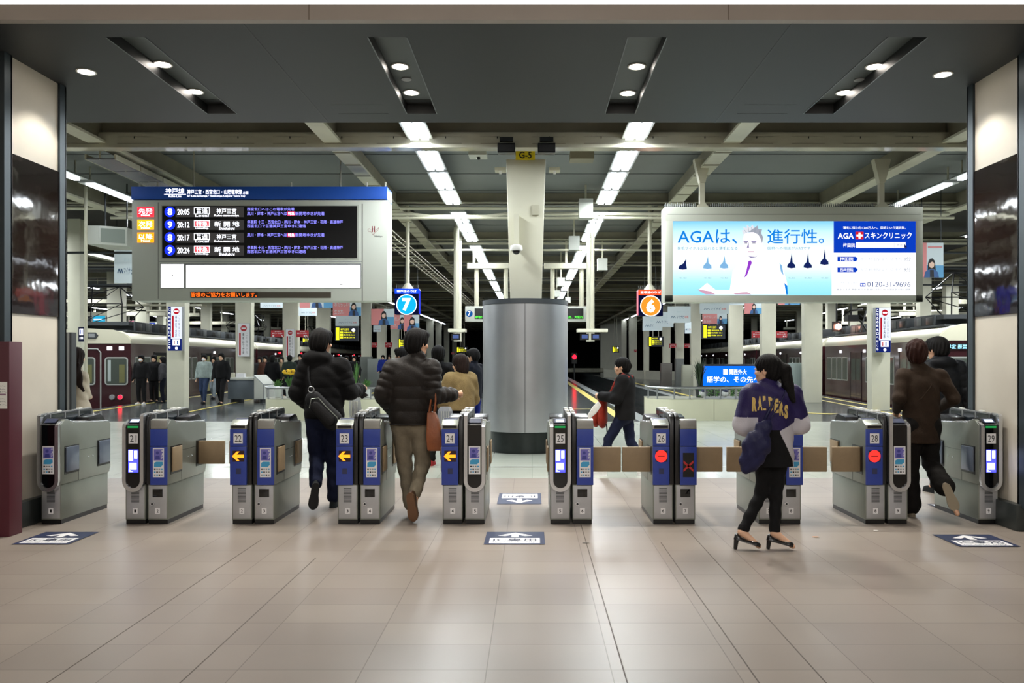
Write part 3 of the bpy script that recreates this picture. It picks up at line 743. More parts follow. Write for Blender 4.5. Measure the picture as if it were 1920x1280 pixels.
for i, (cx, Lc, Rc) in enumerate(G):
    for s, c in ((-1, Lc), (1, Rc)):
        if not c: continue
        st, scn, num, small, fold, closed = c
        place = ['against the left pillar', 'nearest the left pillar', 'left of the sling bag man', 'between the two men in puffer jackets', 'right of the tan tote bag', 'in front of the steel cylinder', 'paired with the red-cross one', 'at the woman in purple', 'left of the brown-suited man', 'against the right pillar'][i]
        if num and num != '27': lab = 'gate %s with %s, %s' % (num, {'display': 'glowing blue display', 'arrow': 'orange arrow light', 'stop': 'red no-entry light'}[scn], place)
        elif num: lab = 'ticket gate cabinet hidden behind the woman in the purple jacket'
        elif i == 0: lab = 'ticket gate cabinet against the left pillar, chrome loop and notice card'
        elif scn == 'cross': lab = 'blue ticket gate cabinet with a red cross, right of the one numbered 26'
        else: lab = '%s ticket gate with white notice card, %s' % ('chrome-loop' if st == 'loop' else 'blue-fronted', place)
        t = cabinet(cx, s, st, small, 'vent' if (s < 0 or st == 'loop') else 'door', scn, fold, closed, 'slot' if s < 0 else 'round', lab)
        if num: numlabel(t, s, st, num)

# floor stickers, arrow + IC
def fsticker(px0, px1, X=None, Y0=None, Y1=None, label='', flip=False):
    m = MB(); w_ = (px1-px0)/2; z = .004
    def P(u, v, dz=0):  # u,v in 0..1
        if flip: u, v = 1-u, 1-v
        return (px0+(px1-px0)*u, Y0+(Y1-Y0)*v, z+dz)
    def quad(u0, v0, u1, v1, mt, dz): m.add([P(u0, v0, dz), P(u1, v0, dz), P(u1, v1, dz), P(u0, v1, dz)], [(0, 1, 2, 3)], mt)
    quad(0, 0, 1, 1, NAVY, 0); quad(.08, .08, .92, .48, LABELW, .001)
    m.add([P(a, b, .001) for a, b in ((.5, .92), (.2, .68), (.33, .64), (.44, .74), (.44, .54), (.56, .54), (.56, .74), (.67, .64), (.8, .68))], [(0, 1, 2, 3, 4), (0, 4, 5, 6), (0, 6, 7, 8)] if False else [(0, 1, 2, 3), (0, 3, 4, 5, 6), (0, 6, 7, 8)], LABELW)
    m.text('IC専用', .14, .22, .86, .45, 0, NAVY, .02, fn=lambda p, q: P(p, q, .002))
    m.text('IC card only', .14, .11, .86, .19, 0, NAVY, .01, fn=lambda p, q: P(p, q, .002))
    o = m.build('floor_sticker', label=label, cat='floor sticker'); me = o.data
    return o
fsticker(wx(910, 6.64), wx(1021, 6.64), Y0=6.42, Y1=6.88, label='blue and white floor sticker with arrow in the middle of the hall')
fsticker(wx(40, 6.55), wx(145, 6.55), Y0=6.42, Y1=6.88, label='blue and white floor sticker with arrow by the left pillar')
fsticker(wx(1780, 6.5), wx(1892, 6.5), Y0=6.34, Y1=6.78, label='blue and white floor sticker with arrow by the right pillar')
fsticker(wx(933, 8.4), wx(1015, 8.4), Y0=8.2, Y1=8.85, label='floor sticker turned away, between the gates 24 and 25', flip=True)
fsticker(wx(1738, 8.2), wx(1795, 8.2), Y0=7.75, Y1=8.2, label='worn floor sticker in the rightmost gate passage', flip=True)
for px, py, c, l, a in ((1349, 995, '#e8e6e0', 'tiny white scrap of paper on the floor before gate 28', .022), (1529, 1007, '#c98d5e', 'tiny orange scrap on the floor right of the woman in heels', .03), (1098, 1018, '#5a5550', 'dark flattened scrap on the floor below gate 25', .03)):
    D = EYE*F/(py-CY); X = wx(px if px != 1349 else 1642, D)
    m = MB(); m.add([(X-a, D-.01, .004), (X+a, D-.014, .005), (X+a*.8, D+.014, .004), (X-a*.7, D+.01, .006)], [(0, 1, 2, 3)], mat('scrap'+c, c, .7))
    m.build('paper_scrap', label=l, cat='litter')

# ------------------------------------------------------------------ departure board
D = 13.5
def mapper(ox, oy, sc, D): return (lambda u: wx(ox+u/sc, D)), (lambda v: wz(oy+v/sc, D))
U, V = mapper(240, 340, 3.84, D)
BOARD = mat('board_grey', '#c3c7bd', .45); BLU = mat('board_blue', '#1f55b8', .4)
t = thing('departure_board', 'large hanging train departure board with blue header above the left gates', 'departure board', (0, 0, 0))
m = MB(); m.box(U(28), D, V(858), U(1866), D+.46, V(135), BOARD)
m.box(U(216), D-.002, V(845), U(220), D, V(150), DARKM); m.box(U(1684), D-.002, V(858), U(1690), D, V(160), DARKM); m.box(U(225), D-.002, V(580), U(1684), D, V(575), GREYP)
m.build('housing', t, bevel=.006)
m = MB(); m.box(U(25), D-.01, V(130), U(1866), D+.47, V(38), BLU); m.build('header', t, bevel=.004)
LW = emi('sign_white', '#f5f7ff', 2.2); LV = emi('led_violet', '#8f8cff', 1.6); LED_BLUE = emi('led_blue', '#1d34ff', 1.5); LR = emi('led_redbox', '#ff4a52', 1.6); SCR = mat('led_screen', '#131214', .35, emit=.0); ROWG = emi('row_grey', '#3f3d3c', .9)
m = MB(); y = D-.012
m.text('神戸線', U(272), V(88), U(408), V(50), y, LW, .03); m.rect(U(262), V(95), U(420), V(92), y, LW); m.text('Kobe Line', U(296), V(116), U(386), V(98), y, LW, .02)
m.text('神戸三宮・西宮北口・山陽電車線', U(428), V(94), U(822), V(58), y, LW, .03); m.text('方面', U(828), V(94), U(868), V(70), y, LW, .03)
m.text('for Kobe-Sannomiya・Nishinomiya-Kitaguchi・Sanyo Rwy', U(428), V(116), U(846), V(98), y, LW, .01)
m.build('header_lettering', t)
m = MB(); m.box(U(248), D-.012, V(552), U(1650), D, V(178), SCR); m.box(U(236), D-.006, V(562), U(1664), D, V(168), LGREY); m.build('screen', t)
m = MB(); y = D-.014
rowsd = [('8', '20:05', '普通', 'Local', '神戸三宮', 'Kobe-sannomiya', 'w', '西宮北口へはこの電車が先着', '夙川・岡本・神戸三宮へは', '特急', '新開地ゆきが先着'),
         ('9', '20:12', '特急', 'LimitedExp.', '新開地', 'Shinkaichi', 'r', '停車駅 十三・西宮北口・夙川・岡本・神戸三宮・花隈・高速神戸', '西宮北口で普通神戸三宮ゆきに連絡', '', ''),
         ('8', '20:17', '普通', 'Local', '神戸三宮', 'Kobe-sannomiya', 'w', '', '夙川・岡本・神戸三宮へは', '特急', '新開地ゆきが先着'),
         ('9', '20:24', '特急', 'LimitedExp.', '新開地', 'Shinkaichi', 'r', '停車駅 十三・西宮北口・夙川・岡本・神戸三宮・花隈・高速神戸', '西宮北口で普通神戸三宮ゆきに連絡', '', '')]
for i, (tr, tm, ty, te, ds, de, cl, l1, l2, l3, l4) in enumerate(rowsd):
    v = 220+i*92; m = MB()
    m.rect(U(345), V(v+38), U(838), V(v-34), y, ROWG); m.disc(U(304), V(v), U(38)-U(0), y, LED_BLUE); m.text(tr, U(288), V(v+24), U(322), V(v-24), y-.001, LW, .03)
    m.text(tm, U(358), V(v+22), U(446), V(v-20), y-.002, LW, .02)
    if cl == 'w':
        m.rect(U(478), V(v+18), U(592), V(v-32), y-.001, LW); m.rect(U(484), V(v+12), U(586), V(v-26), y-.002, SCR); m.text(ty, U(494), V(v+10), U(576), V(v-24), y-.003, LW, .04)
    else:
        m.rect(U(478), V(v+18), U(592), V(v-32), y-.001, LW); m.rect(U(484), V(v+12), U(586), V(v-26), y-.002, LR); m.text(ty, U(494), V(v+10), U(576), V(v-24), y-.003, LW, .04)
    m.text(te, U(486), V(v+36), U(584), V(v+18), y-.002, LW, .02); m.text(ds if len(ds) > 3 else '新 開 地', U(640 if cl == 'w' else 624), V(v+14), U(782 if cl == 'w' else 804), V(v-24), y-.002, LW, .03)
    m.text(de, U(622 if cl == 'w' else 658), V(v+38), U(802 if cl == 'w' else 770), V(v+18), y-.002, LW, .02)
    dv = 0
    if i == 0: m.text(l1, U(860), V(v-8), U(1200), V(v-30), y, LV, .01)
    if i in (1, 3): m.text(l1, U(860), V(v-6), U(1548), V(v-32), y, LV, .015); m.text(l2, U(860), V(v+22), U(1282), V(v-2), y, LV, .015)
    else:
        a = v+(26 if i == 0 else -4)
        m.text(l2, U(860), V(a), U(1146), V(a-28), y, LV, .01); m.rect(U(1150), V(a+1), U(1204), V(a-28), y, emi('led_pink', '#ff2c66', 1.8)); m.text(l3, U(1154), V(a-2), U(1200), V(a-26), y-.001, LW, .02); m.text(l4, U(1206), V(a), U(1416), V(a-28), y, LV, .015)
    m.build('departure_row', t)
WB = emi('lightbox', '#ffffff', 2.6)
for a, b in ((238, 403), (420, 1674)):
    m = MB(); m.rect(U(a), V(764), U(b), V(596 if a < 300 else 602), D-.008, WB); m.box(U(a-6), D-.005, V(770), U(b+6), D, V(590), GREYP)
    if a < 300: m.poly([(U(314), V(684)), (U(320), V(674)), (U(328), V(672)), (U(322), V(684))], D-.009, DARKM)
    else:
        m.rect(U(1524), V(634), U(1546), V(631), D-.009, mat('print_red', '#c04040', .5)); m.rect(U(1524), V(745), U(1546), V(741), D-.009, DARKM)
    m.build('lightbox', t)
m = MB(); m.box(U(450), D-.006, V(838), U(1462), D, V(796), mat('ticker_brown', '#4b443a', .5)); m.rect(U(452), V(834), U(935), V(796), D-.008, mat('ticker_dark', '#241a14', .5)); m.text('皆様のご協力をお願いします。', U(458), V(832), U(930), V(798), D-.012, emi('ticker_orange', '#ff6a1c', 2.), .03); m.build('ticker', t)
for v, c, tx in ((184, '#ff3040', '先発'), (276, '#ffb020', '次発'), (368, '#ff9a10', '以降')):
    m = MB(); m.rect(U(68), V(v+72), U(188), V(v), D-.008, emi('lamp'+c, c, 1.8))
    m.text(tx, U(78), V(v+50), U(178), V(v+10), D-.009, LW, .06); m.text('Next', U(96), V(v+66), U(160), V(v+52), D-.009, LW, .04); m.build('lit_panel', t)
m = MB(); MR = mat('logo_red', '#8f1f30', .5)
def curve2(m, pts, w_, y, mt):
    for (a, b), (c, d) in zip(pts[:-1], pts[1:]):
        n = math.hypot(c-a, d-b) or 1; ox, oz = -(d-b)/n*w_/2, (c-a)/n*w_/2
        m.poly([(a+ox, b+oz), (c+ox, d+oz), (c-ox, d-oz), (a-ox, b-oz)], y, mt)
for x in (1756, 1772): m.rect(U(x), V(365), U(x+6), V(322), D-.002, MR)
m.rect(U(1756), V(345), U(1778), V(341), D-.002, MR)
curve2(m, [(U(1750), V(346)), (U(1735), V(340)), (U(1727), V(350)), (U(1734), V(362)), (U(1748), V(360)), (U(1765), V(388))], .004, D-.003, MR)
curve2(m, [(U(1765), V(388)), (U(1772), V(366)), (U(1806), V(332)), (U(1800), V(352)), (U(1780), V(368)), (U(1765), V(388))], .004, D-.003, MR)
m.text('Hankyu', U(1776), V(404), U(1832), V(388), D-.002, DARKM, .01); m.build('logo', t)
for u in (60, 190, 1160, 1710, 1845):
    m = MB(); m.box(U(u)-.01, D+.1, V(38), U(u)+.01, D+.13, V(38)+(.10 if u != 1160 else .1), CREAM2); m.build('top_pin', t)
for u in (420, 1500):
    m = MB(); m.cyl((U(u), D+.3, V(40)), (U(u), D+.3, 5.12), .012, CREAM2); m.build('hanger', t)

# ------------------------------------------------------------------ advertising board
U, V = mapper(1230, 360, 3.765, D)
FR = mat('frame_grey', '#c3c5b8', .4, .1)
t = thing('advertising_board', 'large lit advertisement box with blue lettering above the right gates', 'advertising board', (0, 0, 0))
m = MB(); m.box(U(62), D, V(775), U(1880), D+.36, V(106), FR)
for a, b, c, d in ((62, 206, 118, 775), (1832, 206, 1880, 775), (62, 106, 1880, 206), (62, 728, 1880, 775)): m.box(U(a), D-.02, V(d), U(c), D, V(b), FR)
m.box(U(80), D-.022, V(160), U(1866), D-.02, V(156), DARKM); m.build('frame', t, bevel=.004)
y = D-.002
gm = bpy.data.materials.new('print_gradient'); gm.use_nodes = True; nt = gm.node_tree; nt.nodes.clear(); N = nt.nodes.new; L = nt.links.new
tc = N('ShaderNodeTexCoord'); sp = N('ShaderNodeSeparateXYZ'); L(tc.outputs['Generated'], sp.inputs[0])
cr = N('ShaderNodeValToRGB'); L(sp.outputs[2], cr.inputs[0]); el = cr.color_ramp.elements
el[0].position = 0; el[0].color = (*lin('#8fdcf0'), 1); el[1].position = 1; el[1].color = (*lin('#7cc8f5'), 1)
for p, c in ((.18, '#a9e6f2'), (.36, '#e4fafd'), (.6, '#effcff'), (.85, '#c4ecfb')): e = el.new(p); e.color = (*lin(c), 1)
e_ = N('ShaderNodeEmission'); e_.inputs[1].default_value = 1.25; L(cr.outputs[0], e_.inputs[0]); o_ = N('ShaderNodeOutputMaterial'); L(e_.outputs[0], o_.inputs[0])
m = MB(); m.rect(U(118), V(728), U(1254), V(206), y, gm); m.build('blue_print', t)
WP = emi('print_white', '#fdfeff', 1.35); BP = emi('print_blue', '#0c7fe0', 1.1); DP = emi('print_deep', '#0b3fc4', 1.); NP = emi('print_navy', '#1b2a6b', .8); LP = emi('print_pale', '#7fb3de', 1.1); GP = emi('print_grey', '#8792a5', 1.)
m = MB(); m.rect(U(1240), V(728), U(1832), V(428), y-.001, WP); m.rect(U(1254), V(428), U(1832), V(206), y-.001, DP)
m.text('薄毛に悩む約1,200万人へ。医師という選択肢。', U(1320), V(264), U(1762), V(242), y-.002, WP, .01)
m.text('AGA', U(1282), V(330), U(1396), V(288), y-.002, WP, .02); m.text('スキンクリニック', U(1472), V(330), U(1804), V(284), y-.002, WP, .03)
m.rect(U(1408), V(334), U(1464), V(280), y-.002, emi('print_redbox', '#e0242c', 1.)); m.rect(U(1429), V(328), U(1443), V(286), y-.003, WP); m.rect(U(1414), V(314), U(1458), V(300), y-.003, WP)
m.text('梅田院', U(1320), V(390), U(1404), V(360), y-.002, WP, .02); m.rect(U(1412), V(394), U(1762), V(354), y-.002, WP)
m.rect(U(1680), V(392), U(1682), V(356), y-.003, GP); m.text('検索', U(1700), V(384), U(1740), V(366), y-.003, GP)
m.poly([(U(1752), V(366)), (U(1772), V(390)), (U(1763), V(391)), (U(1768), V(400)), (U(1761), V(401)), (U(1757), V(392)), (U(1752), V(396))], y-.004, NP)
for v, tx, k in ((472, '梅田院', '3分'), (548, '西梅田院', '8分')):
    m.poly([(U(1280), V(v+18)), (U(1280), V(v-16)), (U(1410), V(v-16)), (U(1424), V(v)), (U(1410), V(v+18))], y-.002, DP); m.text(tx, U(1298), V(v+14), U(1392), V(v-12), y-.003, WP, .03)
    m.text('阪急 梅田駅より 徒歩約', U(1440), V(v+12), U(1736), V(v-12), y-.002, emi('print_lightgrey', '#b8c0cc', 1.1)); m.text(k, U(1748), V(v+14), U(1798), V(v-14), y-.002, GP)
m.text('予約・相談無料', U(1300), V(650), U(1424), V(632), y-.002, emi('print_lightgrey', '', 1)); m.rect(U(1440), V(666), U(1478), V(642), y-.002, DP); m.disc(U(1450), V(654), .015, y-.003, WP, 10); m.disc(U(1468), V(654), .015, y-.003, WP, 10)
m.text('0120-31-9696', U(1490), V(668), U(1796), V(632), y-.002, emi('print_number', '#34508c', .9)); m.text('難波 天王寺 堺東 神戸 京都 銀行系列の他 全国各駅の院と提携', U(1274), V(694), U(1796), V(682), y-.002, GP, .01)
m.build('clinic_print', t)
m = MB(); m.text('AGAは、', U(152), V(364), U(574), V(264), y-.002, BP, .03); m.text('進行性。', U(784), V(364), U(1186), V(262), y-.002, BP, .02)
TP = emi('print_teal', '#3f8fae', 1.); m.text('発毛サイクルが乱れると薄毛になる', U(150), V(408), U(574), V(386), y-.002, TP); m.text('医師への相談が大切です', U(788), V(406), U(1090), V(386), y-.002, TP)
for u, v, mt, lean in ((188, 520, NP, 1), (362, 515, LP, 0), (480, 512, LP, 0), (954, 510, NP, 0), (1070, 510, NP, 0), (1188, 486, NP, 0)):
    m.build('headline_lettering' if u == 188 else 'hair_drawing', t); m = MB()
    h = 70 if mt is NP and not lean else 45
    m.poly([(U(u-30), V(v+22)), (U(u-26), V(v+2)), (U(u-8+lean*12), V(v-16)), (U(u+4+lean*22), V(v-16-h+lean*10)), (U(u+10+lean*14), V(v-14)), (U(u+28), V(v+4)), (U(u+30), V(v+24)), (U(u), V(v+28))], y-.002, mt)
    m.poly([(U(u-22), V(v+26)), (U(u), V(v+40)), (U(u+22), V(v+26))], y-.0015, WP)
    m.text('毛髪', U(u-26), V(611), U(u+30), V(602), y-.002, GP)
m.build('hair_drawing', t)
# the pictured man: pale face, spiky grey hair, white coat and purple tie
SK = emi('print_skin', '#fbf4fb', 1.3); HG = emi('print_hairgrey', '#a9aebb', 1.); LN = emi('print_line', '#8a83b0', 1.)
m = MB(); y2 = y-.003
m.poly([(U(u), V(v)) for u, v in ((300, 690), (360, 640), (420, 690), (520, 690), (540, 560), (600, 480), (660, 440), (760, 420), (850, 480), (890, 520), (925, 640), (930, 722), (420, 724), (360, 720))], y2, WP)
m.poly([(U(u), V(v)) for u, v in ((870, 500), (890, 520), (900, 590), (880, 560))], y2-.001, LP); m.poly([(U(u), V(v)) for u, v in ((905, 640), (926, 660), (930, 722), (918, 722))], y2-.001, BP)
m.poly([(U(u), V(v)) for u, v in ((612, 330), (624, 290), (700, 280), (748, 310), (752, 370), (740, 420), (700, 455), (650, 455), (624, 410))], y2-.001, SK)
m.poly([(U(u), V(v)) for u, v in ((650, 452), (700, 458), (742, 428), (700, 462), (668, 464))], y2-.0015, LN)
hp = [(616, 300), (604, 270), (624, 268), (612, 244), (640, 256), (640, 232), (664, 250), (680, 230), (694, 252), (716, 236), (722, 262), (748, 262), (742, 290), (756, 320), (748, 364), (738, 330), (720, 300), (690, 284), (650, 284)]
m.poly([(U(u), V(v)) for u, v in hp[:9]+[(690, 284), (650, 284)]], y2-.002, emi('print_hairlight', '#dfe2ea', 1.1))
m.poly([(U(u), V(v)) for u, v in hp[8:]], y2-.002, HG)
for a, b, c, d in ((624, 268, 640, 290), (650, 250, 655, 284), (672, 248, 676, 282), (700, 252, 696, 286), (730, 270, 724, 306), (744, 300, 740, 340)): curve2(m, [(U(a), V(b)), (U(c), V(d))], .005, y2-.003, GP)
for u0, u1 in ((618, 650), (672, 708)): m.rect(U(u0), V(352), U(u1), V(346), y2-.003, LN); m.rect(U(u0+6), V(362), U(u1-6), V(357), y2-.003, NP)
m.poly([(U(u), V(v)) for u, v in ((652, 352), (640, 392), (656, 396))], y2-.003, LN); m.rect(U(648), V(424), U(690), V(419), y2-.003, emi('print_lip', '#c77fa8', 1.)); 
m.poly([(U(u), V(v)) for u, v in ((652, 486), (668, 482), (676, 498), (660, 540), (640, 590), (622, 604), (636, 560))], y2-.003, emi('print_tie', '#9a3fd0', 1.))
m.poly([(U(u), V(v)) for u, v in ((290, 686), (330, 692), (380, 700), (420, 722), (350, 722), (318, 706))], y2-.004, emi('print_hand', '#d9a8c0', 1.))
m.poly([(U(u), V(v)) for u, v in ((540, 714), (640, 706), (676, 722), (560, 722))], y2-.004, emi('print_hand', '', 1.))
m.build('figure_print', t)
for u in (335, 1612):
    m = MB(); m.prism([(U(u-48), V(106)), (U(u+48), V(106)), (U(u+20), V(74)), (U(u-20), V(74))], 'y', D+.05, D+.2, CREAM2); m.box(U(u-18), D+.09, V(76), U(u+18), D+.17, 4.74, CREAM2); m.prism([(U(u-60), 4.9), (U(u+60), 4.9), (U(u+20), 4.5), (U(u-20), 4.5)], 'y', D+.06, D+.2, CREAM2)
    m.build('hanger', t, fix=True)
m = MB()
for i in range(130):
    u = 75+i*13.9
    if abs(u-335) < 50 or abs(u-1612) < 50: continue
    m.box(U(u), D+.1, V(105), U(u)+.008, D+.108, V(66+4*(i % 3)), GREYP); m.box(U(u), D+.22, V(105), U(u)+.008, D+.228, V(68), DARKM)
m.box(U(75), D+.09, V(106), U(1868), D+.24, V(104), GREYP); o = m.build('bird_spikes', t); o['label'] = 'thin grey wire bird spikes'
# ------------------------------------------------------------------ platform number signs
def number_sign(n, px0, px1, py0, py1, D, top, ring, sub, label, poletop):
    x0, x1 = wx(px0, D), wx(px1, D); z0, z1 = wz(py1, D), wz(py0, D); xc = (x0+x1)/2; h = z1-z0
    t = thing('platform_sign', label, 'platform sign', (0, 0, 0))
    m = MB(); m.box(x0, D, z0, x1, D+.3, z1, mat('sign_navy', '#101638', .3)); m.build('housing', t, bevel=.006)
    m = MB(); y = D-.003
    m.rect(x0, z1-h*.2, x1, z1, y, emi('top'+top, top, 1.6)); m.text(sub, x0+.05, z1-h*.15, x1-.05, z1-h*.05, y-.002, LW, .04)
    cz = z0+h*.38; r = (x1-x0)*.43
    m.rect(x0, z0, x1, z1-h*.2, y, emi('sign_face_navy', '#161c48', .5))
    m.disc(xc, cz, r, y-.001, emi('ringw', '#eef4ff', 2.)); m.disc(xc, cz, r*.92, y-.002, emi('ring'+ring, ring, 1.5)); m.text(n, xc-r*.42, cz-r*.62, xc+r*.42, cz+r*.62, y-.003, LW, .05)
    m.build('face', t)
    s = -1 if x0 > 0 else 1
    X = x0 if x0 > 0 else x1
    m = MB(); m.box(min(X, X+.004*s), D+.02, z0+.02, max(X, X+.004*s), D+.28, z1-.02, emi('side'+top, '#ff8a9a' if x0 > 0 else '#3040e0', 1.4)); m.build('side_face', t)
    m = MB(); m.cyl((xc, D+.15, z1), (xc, D+.15, poletop), .045, CREAM2); m.cyl((xc, D+.15, z1), (xc, D+.15, z1+.14), .16, CREAM2, r1=.05); m.build('pole', t)
    m = MB()
    for i in range(14):
        x = x0+(x1-x0)*(i+.5)/14
        if abs(x-xc) > .1: m.box(x, D+.1, z1, x+.006, D+.106, z1+.1, GREYP)
    m.box(x0, D+.09, z1, x1, D+.12, z1+.008, GREYP)
    m.build('bird_spikes', t)
number_sign('7', 740, 785, 541, 589, 18.7, '#1546e8', '#12a5e0', '神戸線のりば', 'hanging blue platform sign with a white 7 in a circle', 5.25)
number_sign('6', 1197, 1243, 543, 592, 18.7, '#f2502a', '#ef8a2a', '宝塚線のりば', 'hanging orange platform sign with a white 6 in a circle', 5.25)
# direction board behind the cylinder
D = 24.; t = thing('hanging_information_sign', 'long pale information board behind the steel cylinder with small 7 and 6 circles', 'information board', (0, 0, 0))
m = MB(); m.box(wx(872, D), D, wz(603, D), wx(1113, D), D+.3, wz(574, D), LGREY); m.build('housing', t, bevel=.01)
m = MB(); y = D-.004
for px, n, c in ((880, '7', '#1d5fae'), (1105, '6', '#cf7a3a')): m.disc(wx(px, D), wz(588, D), .1, y, emi('circ'+c, c, .9)); m.text(n, wx(px-2.5, D), wz(592, D), wx(px+2.5, D), wz(583, D), y-.002, LABELW, .03)
for a, b, tx in ((890, 912, '神戸線のりば'), (1060, 1094, '晩点、大阪行')):
    m.rect(wx(a, D), wz(598, D), wx(b, D), wz(578, D), y, BLACK); m.text(tx, wx(a+1, D), wz(597, D), wx(b-1, D), wz(592, D), y-.002, emi('led_lime', '#5dff4a', 1.8), .03)
m.build('face', t)
m = MB()
for px in (893, 948, 1036, 1091): m = MB(); m.cyl((wx(px, D), D+.15, wz(574, D)), (wx(px, D), D+.15, wz(503, D)), .07, CREAM2); m.build('post', t)
m = MB(); m.box(wx(876, D), D, wz(503, D), wx(954, D), D+.3, wz(493, D), CREAM2); m.box(wx(886, D), D+.1, wz(493, D), wx(890, D), D+.2, 5.12, CREAM2); m.build('top_bar', t)
m = MB(); m.box(wx(1020, D), D, wz(503, D), wx(1108, D), D+.3, wz(493, D), CREAM2); m.box(wx(1060, D), D+.1, wz(493, D), wx(1064, D), D+.2, 5.12, CREAM2); m.build('top_bar', t)
for px, nm in ((858, 'left'), (1107, 'right')):
    D = 22. if px < 900 else 21.5
    m = MB(); m.cyl((wx(px, D), D, wz(640, D)), (wx(px, D), D, 5.25), .11, CREAM, n=16); m.build('round_post', loc=None, label='slim round cream post %s of the steel cylinder' % nm, cat='post', smooth=40)
for (a, b, s, nm) in ((840, 872, 1, 'left'), (1083, 1140, -1, 'right')):
    D = 20.; t = thing('monitor_hood', 'cream hood with small screens hung %s of the steel cylinder' % nm, 'monitor', (0, 0, 0)); x0, x1 = wx(a, D), wx(b, D)
    m = MB(); m.box(x0, D, wz(622, D), x1, D+.5, wz(616, D), CREAM)
    ex = x1 if s > 0 else x0
    m.prism([(0, wz(622, D)), (.5, wz(622, D)), (.35, wz(648, D)), (.15, wz(648, D))], 'x', min(ex, ex-.09*s), max(ex, ex-.09*s), CREAM)
    m.build('hood', t); m = MB(); m.cyl(((x0+x1)/2, D+.2, wz(616, D)), ((x0+x1)/2, D+.2, 5.12), .05, CREAM2); m.build('hanger', t)
    m = MB()
    for k in range(1 if s > 0 else 2):
        c = x0+.18+.28*k; m.box(c-.11, D+.1, wz(637, D), c+.11, D+.16, wz(625, D), BLACK); m.rect(c-.07, wz(634, D), c+.08, wz(627, D), D+.098, emi('monitor_glow', '#5a6fa8', .9))
    m.build('screen', t)
# signal lamp in the tunnel
D = 60.; m = MB(); X = wx(1077, D); Z = wz(669, D); m.box(X-.2, D, Z-.5, X+.2, D+.3, Z+.3, BLACK); m.cyl((X, D+.1, -1.2), (X, D+.1, Z-.4), .05, DARKM); m.disc(X, Z, .16, D-.02, emi('signal_red', '#ff0a18', 14.), 16)
m.build('signal_lamp', label='red signal lamp glowing in the dark tunnel right of the cylinder', cat='signal')
D = 75.; m = MB()
for i in range(34):
    X = wx(1066+i*2.0, D); m.box(X-.03, D, wz(698, D), X+.03, D+.05, wz(690, D), CREAM2)
m.box(wx(1066, D), D, wz(691, D), wx(1131, D), D+.06, wz(690, D), CREAM2); m.box(wx(1066, D), D, wz(698, D), wx(1131, D), D+.06, wz(697, D), BEAMW)
m.build('far_railing', label='pale railing far back in the dark tunnel', cat='railing')
D = 23.; 
# curved kerb/wall rail on the right platform
# ------------------------------------------------------------------ planters with rails
def planter(x0, x1, Y, label, side):
    t = thing('planter', label, 'planter', (0, 0, 0)); r = .55; d = 1.3
    pts = []
    def corner(cx, cy, a0, a1):
        return [(cx+r*math.cos(a0+(a1-a0)*i/8), cy+r*math.sin(a0+(a1-a0)*i/8)) for i in range(9)]
    pts = corner(x0+r, Y+r, math.pi, 1.5*math.pi)+corner(x1-r, Y+r, 1.5*math.pi, 2*math.pi)+[(x1, Y+d), (x0, Y+d)]
    zt = wz(749, Y)
    m = MB(); m.prism(pts, 'z', 0, zt, mat('planter_cream', '#c6c5ac', .5, var=.05, vs=2)); m.box(x0+.02+(x1-x0)/2, Y-.004, 0, x0+.03+(x1-x0)/2, Y, zt, BEAMW); m.build('wall', t, smooth=30)
    m = MB(); m.prism([(x0+(p-x0)*1.0, q+.05) for p, q in pts], 'z', zt, zt+.02, mat('planter_rim', '#9a9a8a', .5)); m.build('rim', t)
    zr = wz(727, Y); rail = [(p, q+.03) for p, q in pts[:-2]]
    m = MB(); m.tube([(x0+.03, Y+d, zr)]+[(p, q, zr) for p, q in rail]+[(x1-.03, Y+d, zr)], .03, STEEL, 8); m.build('handrail', t, smooth=50)
    m = MB()
    n = len(rail)
    for p, q in [rail[0], rail[4]]+[(x0+r+(x1-x0-2*r)*k/5, Y+.03) for k in range(6)]+[rail[13], rail[-1]]: m = MB(); m.cyl((p, q, zt), (p, q, zr), .018, STEEL, n=8); m.build('baluster', t)
    return zt
ZT = planter(wx(486, 19.2), -3.35, 19.2, 'curved cream planter wall with handrail left of the man with the sling bag', 'l')
planter(wx(1222, 19.2), wx(1452, 19.2), 19.2, 'curved cream planter wall with handrail behind the woman in purple', 'r')
LEAF = mat('leaf', '#4c7a38', .6, var=.3, vs=30); LEAF2 = mat('leaf_dark', '#23371f', .6, var=.3, vs=20); FLY = mat('flower_yellow', '#d9b21e', .6); POT = mat('pot_white', '#c9cec8', .5)
def plant(px, Y, h, label, flower=None, mt=LEAF, n=40, pot=POT, seed=1, potr=.1, spread=.19):
    rnd = random.Random(seed); X = wx(px, Y)
    t = thing('potted_plant', label, 'potted plant', (X, Y, ZT+.026))
    m = MB(); m.lathe([(potr*.75, 0), (potr, .24), (potr*.92, .24), (potr*.9, .2)], pot, 14); m.build('pot', t, smooth=40)
    m = MB()
    for i in range(n):
        a = rnd.uniform(0, 6.28); sp = rnd.uniform(.2, 1)*spread; hh = h*rnd.uniform(.6, 1)*(1-.3*sp/spread); w_ = .022
        p0 = Vector((0, 0, .2)); p2 = Vector((math.cos(a)*sp, math.sin(a)*sp, .2+hh)); p1 = (p0+p2)/2+Vector((0, 0, hh*.2)); s_ = Vector((-math.sin(a), math.cos(a), 0))*w_
        m.add([p0, p1-s_, p2, p1+s_], [(0, 1, 2, 3)], mt)
    o = m.build('leaves', t)
    if flower:
        m = MB()
        for i in range(22):
            a = rnd.uniform(0, 6.28); r_ = rnd.uniform(0, .2); m.sph((math.cos(a)*r_, math.sin(a)*r_, .2+h*rnd.uniform(.9, 1.15)), (.045, .045, .03), flower, 8, 5)
        m.build('flowers', t)
    return t
